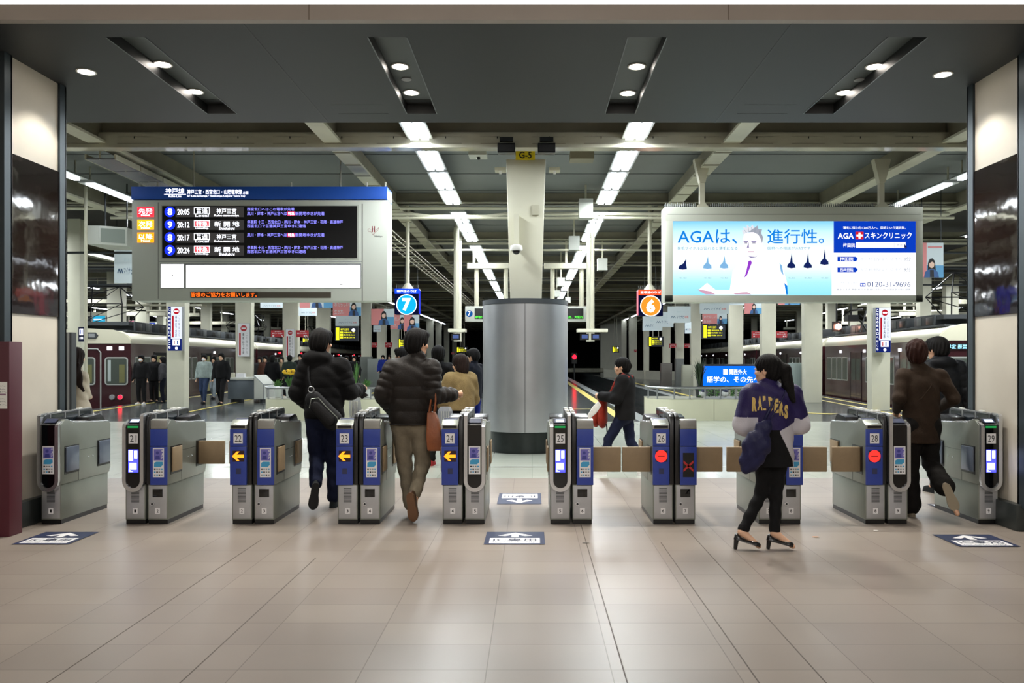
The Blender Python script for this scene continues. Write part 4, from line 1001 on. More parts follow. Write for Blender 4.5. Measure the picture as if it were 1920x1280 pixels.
for i, (px, h, f, w_) in enumerate([(521, .3, None, 'left of the yellow flowers'), (543, .42, FLY, 'topped with yellow flowers behind the rail'), (560, .28, None, 'right of the yellow flowers'), (688, .3, None, 'beside the right end of the left planter')]):
    plant(px, 19.75, h, 'green plant in a pale pot %s' % w_, f, seed=i+3)
plant(668, 20.1, .85, 'tall spiky plant in a terracotta pot behind the man with the sling bag', None, LEAF, 26, mat('terracotta', '#a5603a', .7), 9, .14, .16)
plant(1312, 19.8, .95, 'dark tall bush left of the blue lit sign', None, LEAF2, 70, DARKM, 12, .12, .22)
rnd = random.Random(4)
for i in range(9):
    px = 1290+i*14; X = wx(px, 19.8)+(.15 if i else .3)
    if i % 3 == 1:
        m = MB(); m.sph((0, 0, .1), (.085, .08, .095), mat('ornament_white', '#c9cccb', .5), 12, 8); m.sph((.01, -.02, .16), (.075, .07, .05), mat('ornament_navy', '#252c4a', .5), 10, 6)
        m.build('garden_ornament', loc=(X, 19.7, ZT+.03), label='small white and navy round ornament in the right planter, %s along the rail' % ['', 'first', '', '', 'second', '', '', 'third'][i], cat='ornament', smooth=60)
    else:
        m = MB()
        for k in range(60):
            a = rnd.uniform(0, 6.28); b = rnd.uniform(0, 1); c = Vector((math.cos(a)*.06*b, math.sin(a)*.06*b, rnd.uniform(.02, .2))); q = Vector((rnd.uniform(-1, 1), rnd.uniform(-1, 1), rnd.uniform(-.3, 1))).normalized()*.05; e = q.orthogonal().normalized()*.02
            m.add([c, c+q*.5+e, c+q, c+q*.5-e], [(0, 1, 2, 3)], LEAF if k % 3 else LEAF2)
        m.build('low_shrub', loc=(X, 19.7, ZT+.03), label='low green shrub in the right planter, %s from its left end' % ['first', '', 'second', 'third', '', 'fourth', 'fifth', '', 'sixth'][i], cat='shrub')
# blue lit sign behind the right planter
D = 20.6; t = thing('lit_billboard', 'blue lit billboard with white lettering standing behind the right planter', 'billboard', (0, 0, 0))
x0, x1 = wx(1318, D), wx(1452, D); z0, z1 = wz(723, D), wz(686, D)
m = MB(); m.box(x0-.12, D, z0-.12, x1+.1, D+.2, z1+.05, DARKM); m.box(x0+.2, D+.05, 0, x0+.3, D+.15, z0, DARKM); m.box(x1-.3, D+.05, 0, x1-.2, D+.15, z0, DARKM); m.build('frame', t, bevel=.01)
m = MB(); m.rect(x0, z0, x1, z1, D-.004, emi('billboard_blue', '#0f6ff0', 1.3)); y = D-.008
m.rect(wx(1356, D), wz(702, D), wx(1364, D), wz(692, D), y, LW); m.text('関西外大', wx(1367, D), wz(702, D), wx(1400, D), wz(692, D), y, LW, .02); m.text('語学の、その先へ', wx(1325, D), wz(717, D), wx(1424, D), wz(705, D), y, LW, .03)
m.build('face', t)

# ------------------------------------------------------------------ lit / plain no-entry signs on columns
NOW = mat('notice_white', '#e2e2e4', .5); NOWL = emi('notice_lit', '#e6ecff', 1.15)
def noentry(px0, px1, py0, py1, D, label, lit=False, column=''):
    x0, x1, z0, z1 = wx(px0, D), wx(px1, D), wz(py1, D), wz(py0, D); w_ = x1-x0
    t = thing('no_entry_sign', label, 'no entry sign', (0, 0, 0))
    m = MB(); m.box(x0-.01, D, z0-.01, x1+.01, D+(.16 if lit else .02), z1+.01, GREYP); m.build('board', t, bevel=.004)
    m = MB(); y = D-.003; m.rect(x0, z0, x1, z1, y, NOWL if lit else NOW)
    xa = x0
    if lit:
        xa = x0+w_*.22; m.rect(x0, z0, xa, z1, y-.001, emi('notice_navy', '#1a2a7a', .8)); zb = z0+(z1-z0)*.27; m.rect(xa, z0, x1, zb, y-.001, emi('notice_navy', '', 1))
        m.rect(xa+w_*.12, zb-(zb-z0)*.55, x1-w_*.14, zb-.02, y-.002, LW); m.rect(xa+w_*.2, zb-(zb-z0)*.48, xa+w_*.28, zb-.05, y-.003, RED); m.rect(xa+w_*.42, zb-(zb-z0)*.48, xa+w_*.5, zb-.05, y-.003, BLU)
        m.disc((xa+x1)/2, z0+(zb-z0)*.2, w_*.1, y-.002, LW, 14)
        for k in range(11): m.text('こちらの改札口へは'[k % 9], x0+w_*.04, z1-(z1-z0)*(k+1)/11.5, xa-w_*.04, z1-(z1-z0)*(k+.35)/11.5, y-.002, LW, .02)
        z0 = zb
    W2 = x1-xa; c = (xa+x1)/2; rz = z1-W2*.42; r = W2*.27
    m.disc(c, rz, r, y-.001, emi('noentry_red', '#c41a2a', .9) if lit else RED, 20); m.rect(c-r*.7, rz-r*.2, c+r*.7, rz+r*.2, y-.002, LW if lit else NOW)
    zt = rz-W2*.4
    m.rect(xa+W2*.1, z0+(z1-z0)*.04, xa+W2*.26, zt, y-.001, emi('noentry_red', '', 1) if lit else RED)
    for k in range(6):
        a = (zt-z0)/6.5; m.text('乗車はできません'[k], xa+W2*.38, zt-a*(k+.9), xa+W2*.56, zt-a*k, y-.001, INK, .02); m.text('この階段から駅'[k], xa+W2*.68, zt-a*(k+.8), xa+W2*.84, zt-a*k, y-.001, GREYP)
    m.build('face', t)
noentry(315, 341, 575, 657, 23.6, 'lit no-entry sign with blue edge on the left platform column', True)
noentry(1642, 1670, 577, 660, 22.6, 'lit no-entry sign with blue edge on the right platform column', True)
noentry(446, 468, 606, 668, 29.2, 'plain white no-entry sign on the column behind the grey booth')
noentry(536, 552, 617, 669, 34.8, 'plain white no-entry sign on a column left of the black-haired man')
D = 20.3; t = thing('toilet_sign', 'small navy lit toilet sign on the tall column beside the left train', 'toilet sign', (0, 0, 0))
m = MB(); m.box(wx(147, D), D, wz(640, D), wx(158, D), D+.08, wz(613, D), mat('sign_navy', '')); m.build('housing', t)
m = MB(); m.rect(wx(149, D), wz(628, D), wx(156, D), wz(616, D), D-.003, LW); m.rect(wx(150, D), wz(626, D), wx(152, D), wz(618, D), D-.005, BLU); m.rect(wx(153.4, D), wz(626, D), wx(155, D), wz(618, D), D-.005, BLU); m.text('お手洗', wx(149, D), wz(636, D), wx(156, D), wz(631, D), D-.003, LW, .02); m.build('face', t)

# ------------------------------------------------------------------ small yellow departure displays
YL = emi('led_yellow', '#f2ee2a', 1.5); YD = mat('display_navy', '#141a26', .4)
def ydisp(px0, px1, py0, py1, D, label):
    x0, x1, z0, z1 = wx(px0, D), wx(px1, D), wz(py1, D), wz(py0, D); w_ = x1-x0; h = z1-z0
    t = thing('departure_display', label, 'departure display', (0, 0, 0))
    m = MB(); m.box(x0-.04, D, z0-.04, x1+.04, D+.2, z1+.04, YD); m.build('housing', t)
    m = MB(); y = D-.004; m.rect(x0, z0, x0+w_*.16, z1, y, YL)
    m.text('神戸三宮行', x0+w_*.22, z1-h*.24, x0+w_*.62, z1-h*.06, y, YL, .04)
    for k in range(3):
        zz = z1-h*(.38+.2*k); m.rect(x0+w_*.2, zz-h*.1, x0+w_*.34, zz+h*.05, y, YL); m.text('通勤特急 20:10'[k:k+8], x0+w_*.38, zz-h*.08, x0+w_*.9, zz+h*.04, y, YL, .03)
    m.disc(x0+w_*.84, z1-h*.2, h*.14, y, LW, 12); m.build('face', t)
    m = MB()
    for a in (.3, .7): m.cyl((x0+w_*a, D+.1, z1), (x0+w_*a, D+.1, 5.25), .02, CREAM2, n=6)
    m.build('hanger', t)
ydisp(630, 669, 614, 637, 31, 'small yellow departure display right of the black-haired man')
ydisp(748, 762, 636, 655, 44, 'small yellow departure display left of the brown-jacket man')
ydisp(857, 876, 651, 660, 60, 'tiny far yellow departure display left of the cylinder')
ydisp(1319, 1358, 610, 633, 31, 'small yellow departure display above the blue billboard')
ydisp(1217, 1243, 632, 648, 40, 'small yellow departure display right of the platform 6 sign, lower')
ydisp(1149, 1160, 650, 660, 62, 'tiny far yellow departure display on the curved row of columns')
ydisp(568, 580, 634, 641, 50, 'tiny yellow display left of the black-haired man')
def redsign(px0, px1, py0, py1, D, label, flip):
    x0, x1, z0, z1 = wx(px0, D), wx(px1, D), wz(py1, D), wz(py0, D); w_ = x1-x0; h = z1-z0
    m = MB(); m.box(x0, D, z0, x1, D+.05, z1, RED); y = D-.004
    m.text('優先座席', x0+w_*.3, z1-h*.25, x0+w_*.75, z1-h*.08, y, NOW); m.text('電車とホームの間に', x0+w_*.1, z1-h*.55, x0+w_*.9, z1-h*.35, y, NOW, .02); a = .12 if not flip else .62
    m.rect(x0+w_*a, z0+h*.1, x0+w_*(a+.14), z0+h*.3, y, NOW); m.poly([(x0+w_*.8, z0+h*.3), (x0+w_*.88, z0+h*.3), (x0+w_*.96, z0+h*.08), (x0+w_*.88, z0+h*.08)], y, NOW)
    m.build('hanging_red_sign', label=label, cat='sign')
for k, a in enumerate([(508, 532, 619, 632, 33, 'left of the white no-entry sign by the far column'), (555, 578, 619, 632, 33, 'right of the white no-entry sign by the far column'), (694, 707, 642, 651, 46, 'left of a far column, beside the brown-jacket man'), (722, 735, 642, 651, 46, 'right of a far column, beside the brown-jacket man'),
          (1410, 1430, 621, 633, 35, 'left of the second column above the woman in purple'), (1455, 1476, 621, 633, 35, 'right of the second column above the woman in purple'), (1255, 1268, 644, 652, 46, 'left of a far thin column on the right'), (1283, 1296, 644, 652, 46, 'right of a far thin column on the right'), (1189, 1194, 655, 660, 55, 'tiny, on the curved row of columns'), (846, 852, 660, 664, 62, 'tiny, far behind on the left')]):
    redsign(*a[:5], 'red notice with white print, '+a[5], k % 2)

# ------------------------------------------------------------------ hanging posters
PW = mat('poster_white', '#cfdbe0', .5); PK = mat('poster_pink', '#d98a8a', .5); PB = mat('poster_blue', '#5d9cc8', .5); PBL = mat('poster_pale', '#b9cdd4', .5)
def girl(m, x, z, h, y, s=1):
    hair = INK
    m.poly([(x+s*h*a, z+h*b) for a, b in ((-.2, .12), (-.17, .7), (-.08, .9), (.05, .92), (.15, .8), (.2, .4), (.24, .1))], y-.001, hair)
    m.poly([(x+s*h*a, z+h*b) for a, b in ((-.36, 0), (-.3, .28), (-.1, .4), (.12, .4), (.3, .26), (.36, 0))], y-.002, mat('denim', '#3a5f94', .6)); m.poly([(x+s*h*a, z+h*b) for a, b in ((-.08, 0), (-.08, .36), (.1, .36), (.12, 0))], y-.003, mat('print_charcoal', '#23252e', .6))
    m.disc(x, z+h*.62, h*.13, y-.003, mat('print_face', '#e6c3b0', .6), 14, rz=h*.17); m.poly([(x+s*h*a, z+h*b) for a, b in ((-.15, .66), (-.1, .84), (.08, .86), (.15, .68), (.02, .76))], y-.004, hair)
def poster(px0, px1, py0, py1, D, kind, label, g=None):
    x0, x1, z0, z1 = wx(px0, D), wx(px1, D), wz(py1, D), wz(py0, D); w_ = x1-x0; h = z1-z0
    t = thing('hanging_poster', label, 'poster', (0, 0, 0), group=g)
    m = MB(); m.box(x0, D, z0, x1, D+.012, z1, PW); m.build('sheet', t); m = MB(); y = D-.003
    if kind == 'w':
        m.text('自分らしい', x0+w_*.4, z0+h*.62, x0+w_*.75, z0+h*.72, y, PBL); m.text('マイナビ', x0+w_*.38, z0+h*.25, x0+w_*.72, z0+h*.45, y, mat('print_slate', '#4a6a88', .5), .01); m.text('転職', x0+w_*.74, z0+h*.27, x0+w_*.9, z0+h*.43, y, PK, .02)
        curve2(m, [(x0+w_*(.14+.05*i), z0+h*(.28+.13*(i % 2))) for i in range(5)], h*.03, y, mat('print_slate', ''))
    elif kind == 'p':
        m.rect(x0, z0, x0+w_*.55, z1, y, PK); m.rect(x0+w_*.55, z0, x1, z0+h*.5, y, PB); girl(m, x0+w_*.55, z0, h*.95, y-.001)
    elif kind == 't':
        m.rect(x0, z0, x0+w_*.6, z1, y, PK); m.rect(x0+w_*.6, z0, x1, z0+h*.5, y, PB); m.text('わたらしい', x0+w_*.06, z0+h*.55, x0+w_*.56, z0+h*.8, y-.001, PW); m.text('生き方。', x0+w_*.06, z0+h*.12, x0+w_*.4, z0+h*.36, y-.001, PW); girl(m, x0+w_*.74, z0, h*.85, y-.001)
    elif kind == 'b':
        m.rect(x0, z0, x0+w_*.3, z1, y, PK); m.rect(x0+w_*.7, z0, x1, z1, y, PB); girl(m, x0+w_*.5, z0, h*1.0, y-.001)
    elif kind == 's':
        m.rect(x0, z0, x0+w_*.3, z1, y, PK); m.rect(x0+w_*.3, z0, x1, z0+h*.35, y, PB); m.rect(x0+w_*.35, z0+h*.85, x1-w_*.05, z0+h*.9, y-.001, PK); girl(m, x0+w_*.5, z0, h*.6, y-.001)
    m.build('print', t)
    m = MB()
    for a in (.1, .9): m.cyl((x0+w_*a, D+.006, z1), (x0+w_*a, D+.006, 5.25), .008, DARKM, n=5)
    m.build('wire', t)
poster(214, 262, 464, 531, 20, 'w', 'pale poster with a blue squiggle partly behind the departure board')
poster(488, 530, 566, 577, 26, 'w', 'pale poster edge showing just under the departure board')
poster(562, 626, 548, 577, 26, 'b', 'pink and blue poster cut off by the bottom of the departure board')
poster(560, 594, 574, 592, 31, 'w', 'white poster below the pink and blue one')
poster(624, 677, 560, 592, 24, 't', 'pink poster with white lettering and a girl under the departure board')
poster(629, 673, 592, 611, 27, 'w', 'white poster above the yellow display')
poster(696, 739, 579, 609, 24.5, 'p', 'pink and blue poster of a long-haired girl left of the 7 sign')
poster(732, 762, 588, 617, 28, 't', 'pink poster of a girl partly behind the 7 sign')
poster(757, 786, 590, 621, 26, 'p', 'pale blue poster of a girl just below the 7 sign')
poster(700, 714, 610, 622, 40, 'w', 'small far white poster below the long-haired girl poster')
poster(1205, 1242, 592, 620, 30, 'w', 'white poster directly under the 6 sign')
poster(1226, 1263, 585, 613, 27, 'w', 'white poster right of the 6 sign, in the middle of three overlapping ones')
poster(1252, 1295, 574, 605, 24, 'w', 'white poster next to the column, the nearest of three overlapping ones')
poster(1312, 1367, 562, 588, 24, 'w', 'large white poster hanging below the advertisement box')
poster(1366, 1428, 560, 572, 26, 'w', 'thin white strip of poster below the advertisement box')
poster(1317, 1363, 588, 607, 27, 't', 'pink poster with a girl above the yellow display on the right')
poster(1396, 1428, 566, 588, 25, 'p', 'pink and blue poster between two columns below the advertisement box')
poster(1459, 1500, 560, 571, 26, 's', 'pink poster edge right of the second column below the advertisement box')
poster(1284, 1296, 603, 625, 36, 'w', 'small far white poster left of the nearest thick column')
poster(1724, 1769, 455, 520, 17, 's', 'tall pink and blue poster of a girl right of the advertisement box')
for px0, px1, py0, py1, D, c, l in ((173, 198, 586, 612, 45, '#2fb4e0', 'glowing turquoise poster far behind the pantograph'), (242, 252, 600, 608, 50, '#d98aa0', 'small pink lit poster far above the left train'), (275, 292, 604, 612, 48, '#3a56c8', 'small blue lit sign far above the left train'), (1440, 1452, 625, 634, 48, '#b8cce0', 'small pale lit sign far above the right train')):
    m = MB(); m.box(wx(px0, D), D, wz(py1, D), wx(px1, D), D+.1, wz(py0, D), LGREY); m.rect(wx(px0+1, D), wz(py1-1, D), wx(px1-1, D), wz(py0+1, D), D-.005, emi('far'+c, c, 1.)); m.rect(wx(px0+3, D), wz((py0+py1)/2+1, D), wx(px1-4, D), wz((py0+py1)/2-1, D), D-.01, LW); m.build('lit_sign', label=l, cat='poster')

# ------------------------------------------------------------------ booth
D = 27; t = thing('platform_booth', 'grey metal booth counter on the left platform behind the walking passengers', 'booth', (wx(458, D), D, 0), rz=-.2)
BG = mat('booth_grey', '#5c646a', .4, .3)
m = MB(); m.box(-.62, 0, .12, .35, .8, .78, BG); m.prism([(.35, .12), (.72, .12), (.72, .62), (.35, .95)], 'y', 0, .8, LGREY); m.build('body', t, bevel=.015)
m = MB(); m.box(-.66, -.04, .78, .36, .84, .86, LGREY); m.build('counter', t, bevel=.01)
m = MB(); m.box(-.3, -.02, .86, .0, .1, 1.0, NOW); m.box(-.5, .0, .86, -.4, .1, 1.02, CREAM2); m.build('papers', t)
m = MB()
for x in (-.5, .6): m.box(x-.04, .05, 0, x+.04, .75, .12, DARKM)
m.build('foot', t)

# ------------------------------------------------------------------ trains
MRN = mat('train_maroon', '#3b1c20', .22, coat=.6, var=.1, vs=.5); IVO = mat('train_ivory', '#cfcbb4', .4); GLS = mat('train_glass', '#4d534c', .12, spec=.7); SILV = mat('window_silver', '#c4c7c2', .35, .5); TINT = emi('interior_glow', '#8f8f6a', .55); UND = mat('underframe', '#141414', .8)
ROOFG = mat('roof_gear', '#33373a', .6); ACG = mat('roof_unit', '#565b5c', .55)
WCAR = 2.75
def car(Lc, doors, wins, cab, sgn, label, opn=()):
    """sgn=+1: the side at local x=0 faces the platform to its right; body extends to x=-2.75"""
    t = thing('train_car', label, 'train car')
    m = MB(); a = -WCAR
    prof = [(0, -.75), (0, 1.98), (-.02, 2.05), (-WCAR+.02, 2.05), (-WCAR, 1.98), (-WCAR, -.75)]
    m.prism(prof, 'y', 0, Lc, MRN); m.build('body', t, fix=True, smooth=30)
    m = MB(); prof = [(.01, 2.0), (.01, 2.14), (-.12, 2.3), (-.45, 2.42), (-1.37, 2.48), (-WCAR+.45, 2.42), (-WCAR+.12, 2.3), (-WCAR-.01, 2.14), (-WCAR-.01, 2.0)]
    m.prism(prof, 'y', 0, Lc, IVO); m.build('roof', t, fix=True, smooth=40)
    m = MB(); m.box(-WCAR+.2, .8, -1.15, -.2, Lc-.8, -.75, UND); m.build('underframe', t)
    for y0 in doors:
        o_ = y0 in opn
        m = MB(); m.box(-.03, y0, -.02, .012, y0+1.2, 1.72, UND if o_ else MRN); m.box(.0, y0-.03, -.02, .016, y0, 1.74, UND); m.box(.0, y0+1.2, -.02, .016, y0+1.23, 1.74, UND)
        if o_: m.add([(.014, y0+.2, .1), (.014, y0+1.0, .1), (.014, y0+1.0, 1.6), (.014, y0+.2, 1.6)], [(0, 1, 2, 3)], TINT)
        else:
            m.box(.0, y0+.595, 0, .015, y0+.605, 1.7, UND)
            for q in (.1, .65): m.box(.0, y0+q, .72, .016, y0+q+.45, 1.5, GLS)
        m.build('door', t)
    for y0, w_ in wins:
        m = MB(); m.box(.0, y0, .66, .014, y0+w_, 1.56, SILV); m.box(.005, y0+.04, .7, .018, y0+w_-.04, 1.52, GLS)
        o = m.build('window', t)
    m = MB()
    for k in (.25, .55, .8): m.box(.0, Lc*k, 1.72, .018, Lc*k+.22, 1.82, LW)
    m.build('side_lamp', t)
    m = MB()
    for k in range(int(Lc//2.1)):
        y = 1.2+k*2.1
        m.box(-2.1, y, 2.44, -.35, y+1.5, 2.78, ROOFG); m.box(-.36, y+.9, 2.48, -.34, y+1.3, 2.74, ACG); m.box(-.36, y+.1, 2.48, -.34, y+.6, 2.72, BLACK)
    m.box(-2.3, .4, 2.4, -.3, Lc-.3, 2.46, ROOFG); m.build('roof_unit', t, bevel=.02)
    return t
def front(t, side, lit):
    """cab end at local y=0 facing the camera"""
    y = -.02; w_ = WCAR
    m = MB(); m.prism([(-.0, -.75), (0, 2.0), (-w_, 2.0), (-w_, -.75)], 'y', -.03, 0, MRN)
    m.prism([(.01, 2.0), (.0, 2.12), (-.2, 2.34), (-.6, 2.46), (-1.37, 2.5), (-w_+.6, 2.46), (-w_+.2, 2.34), (-w_, 2.12), (-w_-.01, 2.0)], 'y', -.05, .06, IVO); m.build('front_face', t, fix=True)
    def fr(m, x0, x1, z0, z1, r, mt, gl, yy):
        def rr(x0, x1, z0, z1, r): 
            return [(cx_+r*math.cos(a), cz_+r*math.sin(a)) for cx_, cz_, s0 in ((x1-r, z1-r, 0), (x0+r, z1-r, 90), (x0+r, z0+r, 180), (x1-r, z0+r, 270)) for a in [math.radians(s0+22.5*i) for i in range(5)]]
        m.prism(rr(x0, x1, z0, z1, r), 'y', yy-.02, yy, mt); m.prism(rr(x0+.04, x1-.04, z0+.04, z1-.04, r*.7), 'y', yy-.025, yy-.019, gl)
    for i, (x0, x1) in enumerate(((-.82, -.08), (-1.68, -1.12), (-2.67, -1.93))):
        m = MB(); fr(m, x0, x1, .62, 1.55, .1, SILV, GLS, -.03)
        if side == 'l': m.rect(x1-.28, .7, x1-.1, 1.3, -.058, mat('cab_inside', '#6b6a3f', .7)); m.rect(x0+.1, .75, x0+.2, 1.45, -.058, mat('cab_rail', '#a9b3b0', .5))
        m.build('windscreen', t, fix=True)
    m = MB()
    pts = [(-.95, -.35), (-.95, 1.7), (-1.05, 1.82), (-1.75, 1.82), (-1.85, 1.7), (-1.85, -.35)]
    m.tube([(p, -.04, z) for p, z in pts+[pts[0]]], .022, SILV, 6); m.build('door_frame', t)
    for x in (-.32, -.58, -2.2, -2.45):
        on = x == (-.32)
        m = MB(); m.cyl((x, -.03, .22), (x, -.08, .22), .085, SILV, n=18); m.cyl((x, -.08, .22), (x, -.09, .22), .07, emi('tail_red', '#ff1224', 7.) if x in (-.32, -2.45) else GREYP, n=18); m.build('tail_lamp' if x in (-.32, -2.45) else 'head_lamp', t, smooth=40)
    m = MB()
    for x in (-.28, -.66, -2.1, -2.45): m = MB(); m.box(x-.09, -.045, 1.78, x+.07, -.03, 1.9, LW); m.build('marker_lamp', t)
    m = MB(); m.tube([(-.15, -.05, -.28), (-.7, -.05, -.28)], .015, SILV, 6); m.tube([(-2.1, -.05, -.28), (-2.65, -.05, -.28)], .015, SILV, 6); m.build('handrail', t)
    m = MB(); m.prism([(-1.65, 2.16), (-1.1, 2.16), (-1.02, 2.26), (-1.1, 2.36), (-1.65, 2.36), (-1.73, 2.26)], 'y', -.08, -.05, ROOFG); m.rect(-1.62, 2.2, -1.42, 2.32, -.085, GREYP); m.rect(-1.32, 2.2, -1.12, 2.32, -.085, GREYP); m.build('top_lamp', t, fix=True)
    m = MB(); m.box(-w_, -.03, -.95, 0, .2, -.72, UND); m.build('skirt', t)
def panto(t, y0):
    m = MB(); X0, X1, z0, z1, z2 = -2.0, -.7, 2.75, 3.35, 4.0; yc = y0
    for x in (X0, X1):
        for s in (-1, 1): m.tube([(x, yc+s*.3, z0), (x+(-.25 if x == X0 else .25), yc+s*.9, z1+.0), (x+.2*(1 if x == X0 else -1), yc, z2)], .022, BLACK, 5)
    for s in (-1, 1):
        m.tube([(X0-.25, yc+s*.9, z1), (X1+.25, yc+s*.9, z1)], .02, BLACK, 5); m.tube([(X0, yc+s*.3, z0), (X1+.25, yc+s*.9, z1)], .014, BLACK, 5); m.tube([(X0-.25, yc+s*.9, z1), (X1-.2, yc, z2)], .014, BLACK, 5)
    m.tube([(X0-.35, yc, z2-.15), (X0-.1, yc, z2), (X1+.1, yc, z2), (X1+.35, yc, z2-.15)], .03, BLACK, 6)
    m.box(X0-.3, yc-.5, z0-.12, X1+.3, yc+.5, z0, ROOFG); m.build('pantograph', t)
# left train: side x=0 of each car is its right-hand side
def winset(doors, L, n=3, w_=.62):
    out = []; ed = [-.1]+[v for d in doors for v in (d, d+1.2)]+[L+.1]
    for i in range(0, len(ed), 2):
        a, b = ed[i]+.3, ed[i+1]-.3; k = int((b-a)//(w_+.08))
        k = min(k, 4); off = (b-a-k*(w_+.08)+.08)/2
        out += [(a+off+j*(w_+.08), w_) for j in range(k)]
    return out
Lc = 16.; drs = [2.0, 7.2, 12.6]
t = car(Lc, drs, winset(drs, Lc), True, 1, 'maroon train car at the left platform, its cab end facing the gates', (2.0, 7.2))
front(t, 'l', True); panto(t, 1.3)
m = MB()
for y in (5.2, 14.6): m.cyl((.02, y, 1.85), (.05, y, 1.85), .06, emi('door_red', '#ff2a38', 5.), n=12)
m.build('door_lamp', t)
ang = math.atan(.0865)
t.location = (-13.35, 26.5, 0); t.rotation_euler = (0, 0, ang)
dirv = Vector((-math.sin(ang), math.cos(ang), 0))
t2 = car(Lc, drs, winset(drs, Lc), False, 1, 'x'); panto(t2, 3.)
m = MB()
for y in (5.2, 11.6): m.cyl((.02, y, 1.85), (.05, y, 1.85), .06, emi('door_red', ''), n=12)
m.build('door_lamp', t2)
for i in range(3):
    lab = 'maroon train car of the left train, %s behind the cab car' % ['directly', 'second', 'third'][i]
    p = Vector((-13.35, 26.5, 0))+dirv*(Lc+.35)*(i+1)
    if i == 0: t2.location = p; t2.rotation_euler = (0, 0, ang); t2['label'] = lab; t2['group'] = 'cars of the left train'
    else: copy_tree(t2, p, ang, lab, 'cars of the left train')
t['group'] = 'cars of the left train'
# right train: build mirrored via rotation is impossible for the cab, so mirror the meshes
def mirror_tree(t):
    for c in bpy.data.objects:
        if c.parent is t:
            for v in c.data.vertices: v.co.x = -v.co.x
            c.data.flip_normals()
Lr = 11.2; dr = [1.7, 6.6]
a2 = -math.atan(.085)
t = car(Lr, dr, winset(dr, Lr), True, 1, 'maroon train car at the right platform, nearest of its train', ()); front(t, 'r', True)
m = MB(); m.rect(-.75, 1.74, -.12, 1.92, -.06, SCR); m.text('普通 宝塚', -.70, 1.77, -.16, 1.89, -.07, emi('led_cyan', '#9fe4ff', 2.2), .03)
o = m.build('destination_display', t)
mirror_tree(t)
m = MB(); m.text('普通', .0, 0, 1, 1, 0, LW) if False else None
panto_t = t; 
t.location = (11.25, 22.0, 0); t.rotation_euler = (0, 0, a2); t['group'] = 'cars of the right train'
# pantograph part of the right train (mirrored too)
mm = thing('tmp', 'x', 'x'); panto(mm, 1.2)
for c in list(bpy.data.objects):
    if c.parent is mm:
        for v in c.data.vertices: v.co.x = -v.co.x
        c.parent = t
bpy.data.objects.remove(mm)
dv = Vector((math.sin(-a2), math.cos(a2), 0))
t3 = car(14., [2., 6.4, 10.8], winset([2., 6.4, 10.8], 14.), False, 1, 'x'); mirror_tree(t3)
p = Vector((11.25, 22.0, 0))+dv*(Lr+.45)
for i in range(3):
    lab = 'maroon train car of the right train, %s from the nearest' % ['second', 'third', 'fourth'][i]
    if i == 0: t3.location = p; t3.rotation_euler = (0, 0, a2); t3['label'] = lab; t3['group'] = 'cars of the right train'
    else: copy_tree(t3, p+dv*14.4*i, a2, lab, 'cars of the right train')
m = MB(); m.sph((0, 0, 0), .12, emi('lamp_warm', '#ffb49a', 25.), 10, 8); m.box(-.16, .1, -.2, .16, .25, .2, BLACK); m.cyl((0, .2, .1), (0, .2, 2.5), .03, BLACK)
m.build('signal_lamp', loc=(wx(1572, 31), 31, wz(612, 31)), label='warm red lamp glowing above the right train', cat='signal')
# grey metal cabinets on the platforms
for px, D, w_, h, c, l in ((1500, 27.5, .6, 1.35, '#8d9a98', 'pale steel locker leaning at the foot of a right platform column'), (1275, 41, .42, 1.5, '#666966', 'dark kiosk box at the foot of a far right column'), (1250, 44, .6, 1.25, '#6d6862', 'low dark cabinet left of the far right columns'), (1290, 38, .5, 1.2, '#9b9c8c', 'pale box before the far right columns'), (703, 43, .8, 1.5, '#8a918c', 'pale grey locker between the far left columns'), (686, 43.5, .6, 1.6, '#747a74', 'narrow steel box at the foot of a far left column')):
    m = MB(); m.box(-w_/2, 0, 0, w_/2, .4, h, mat('cab'+c, c, .4, .2)); m.box(-w_/2+.04, -.01, .1, w_/2-.04, 0, h-.08, mat('cab'+c, '')); m.box(w_/2-.1, -.02, h*.5, w_/2-.07, -.01, h*.6, CHROME)
    m.build('metal_cabinet', loc=(wx(px, D), D, 0), label=l, cat='cabinet', bevel=.01)
# overhead gear on the right (dark box with arm)
D = 27; m = MB(); m.box(wx(1590, D), D, wz(602, D), wx(1610, D), D+.4, wz(590, D), BLACK); m.tube([(wx(1582, D), D, wz(592, D)), (wx(1596, D), D, wz(582, D)), (wx(1618, D), D, wz(580, D))], .04, BLACK, 6)
for a, b, c, d in ((1612, 600, 1625, 620), (1612, 590, 1624, 600), (1625, 582, 1612, 622)): m.tube([(wx(a, D), D, wz(b, D)), (wx(c, D), D, wz(d, D))], .03, BLACK, 5)
m.cyl((wx(1600, D), D+.2, wz(590, D)), (wx(1600, D), D+.2, 5), .03, BLACK); m.build('overhead_gear', label='dark overhead box and struts hanging left of the right lit no-entry sign', cat='equipment')
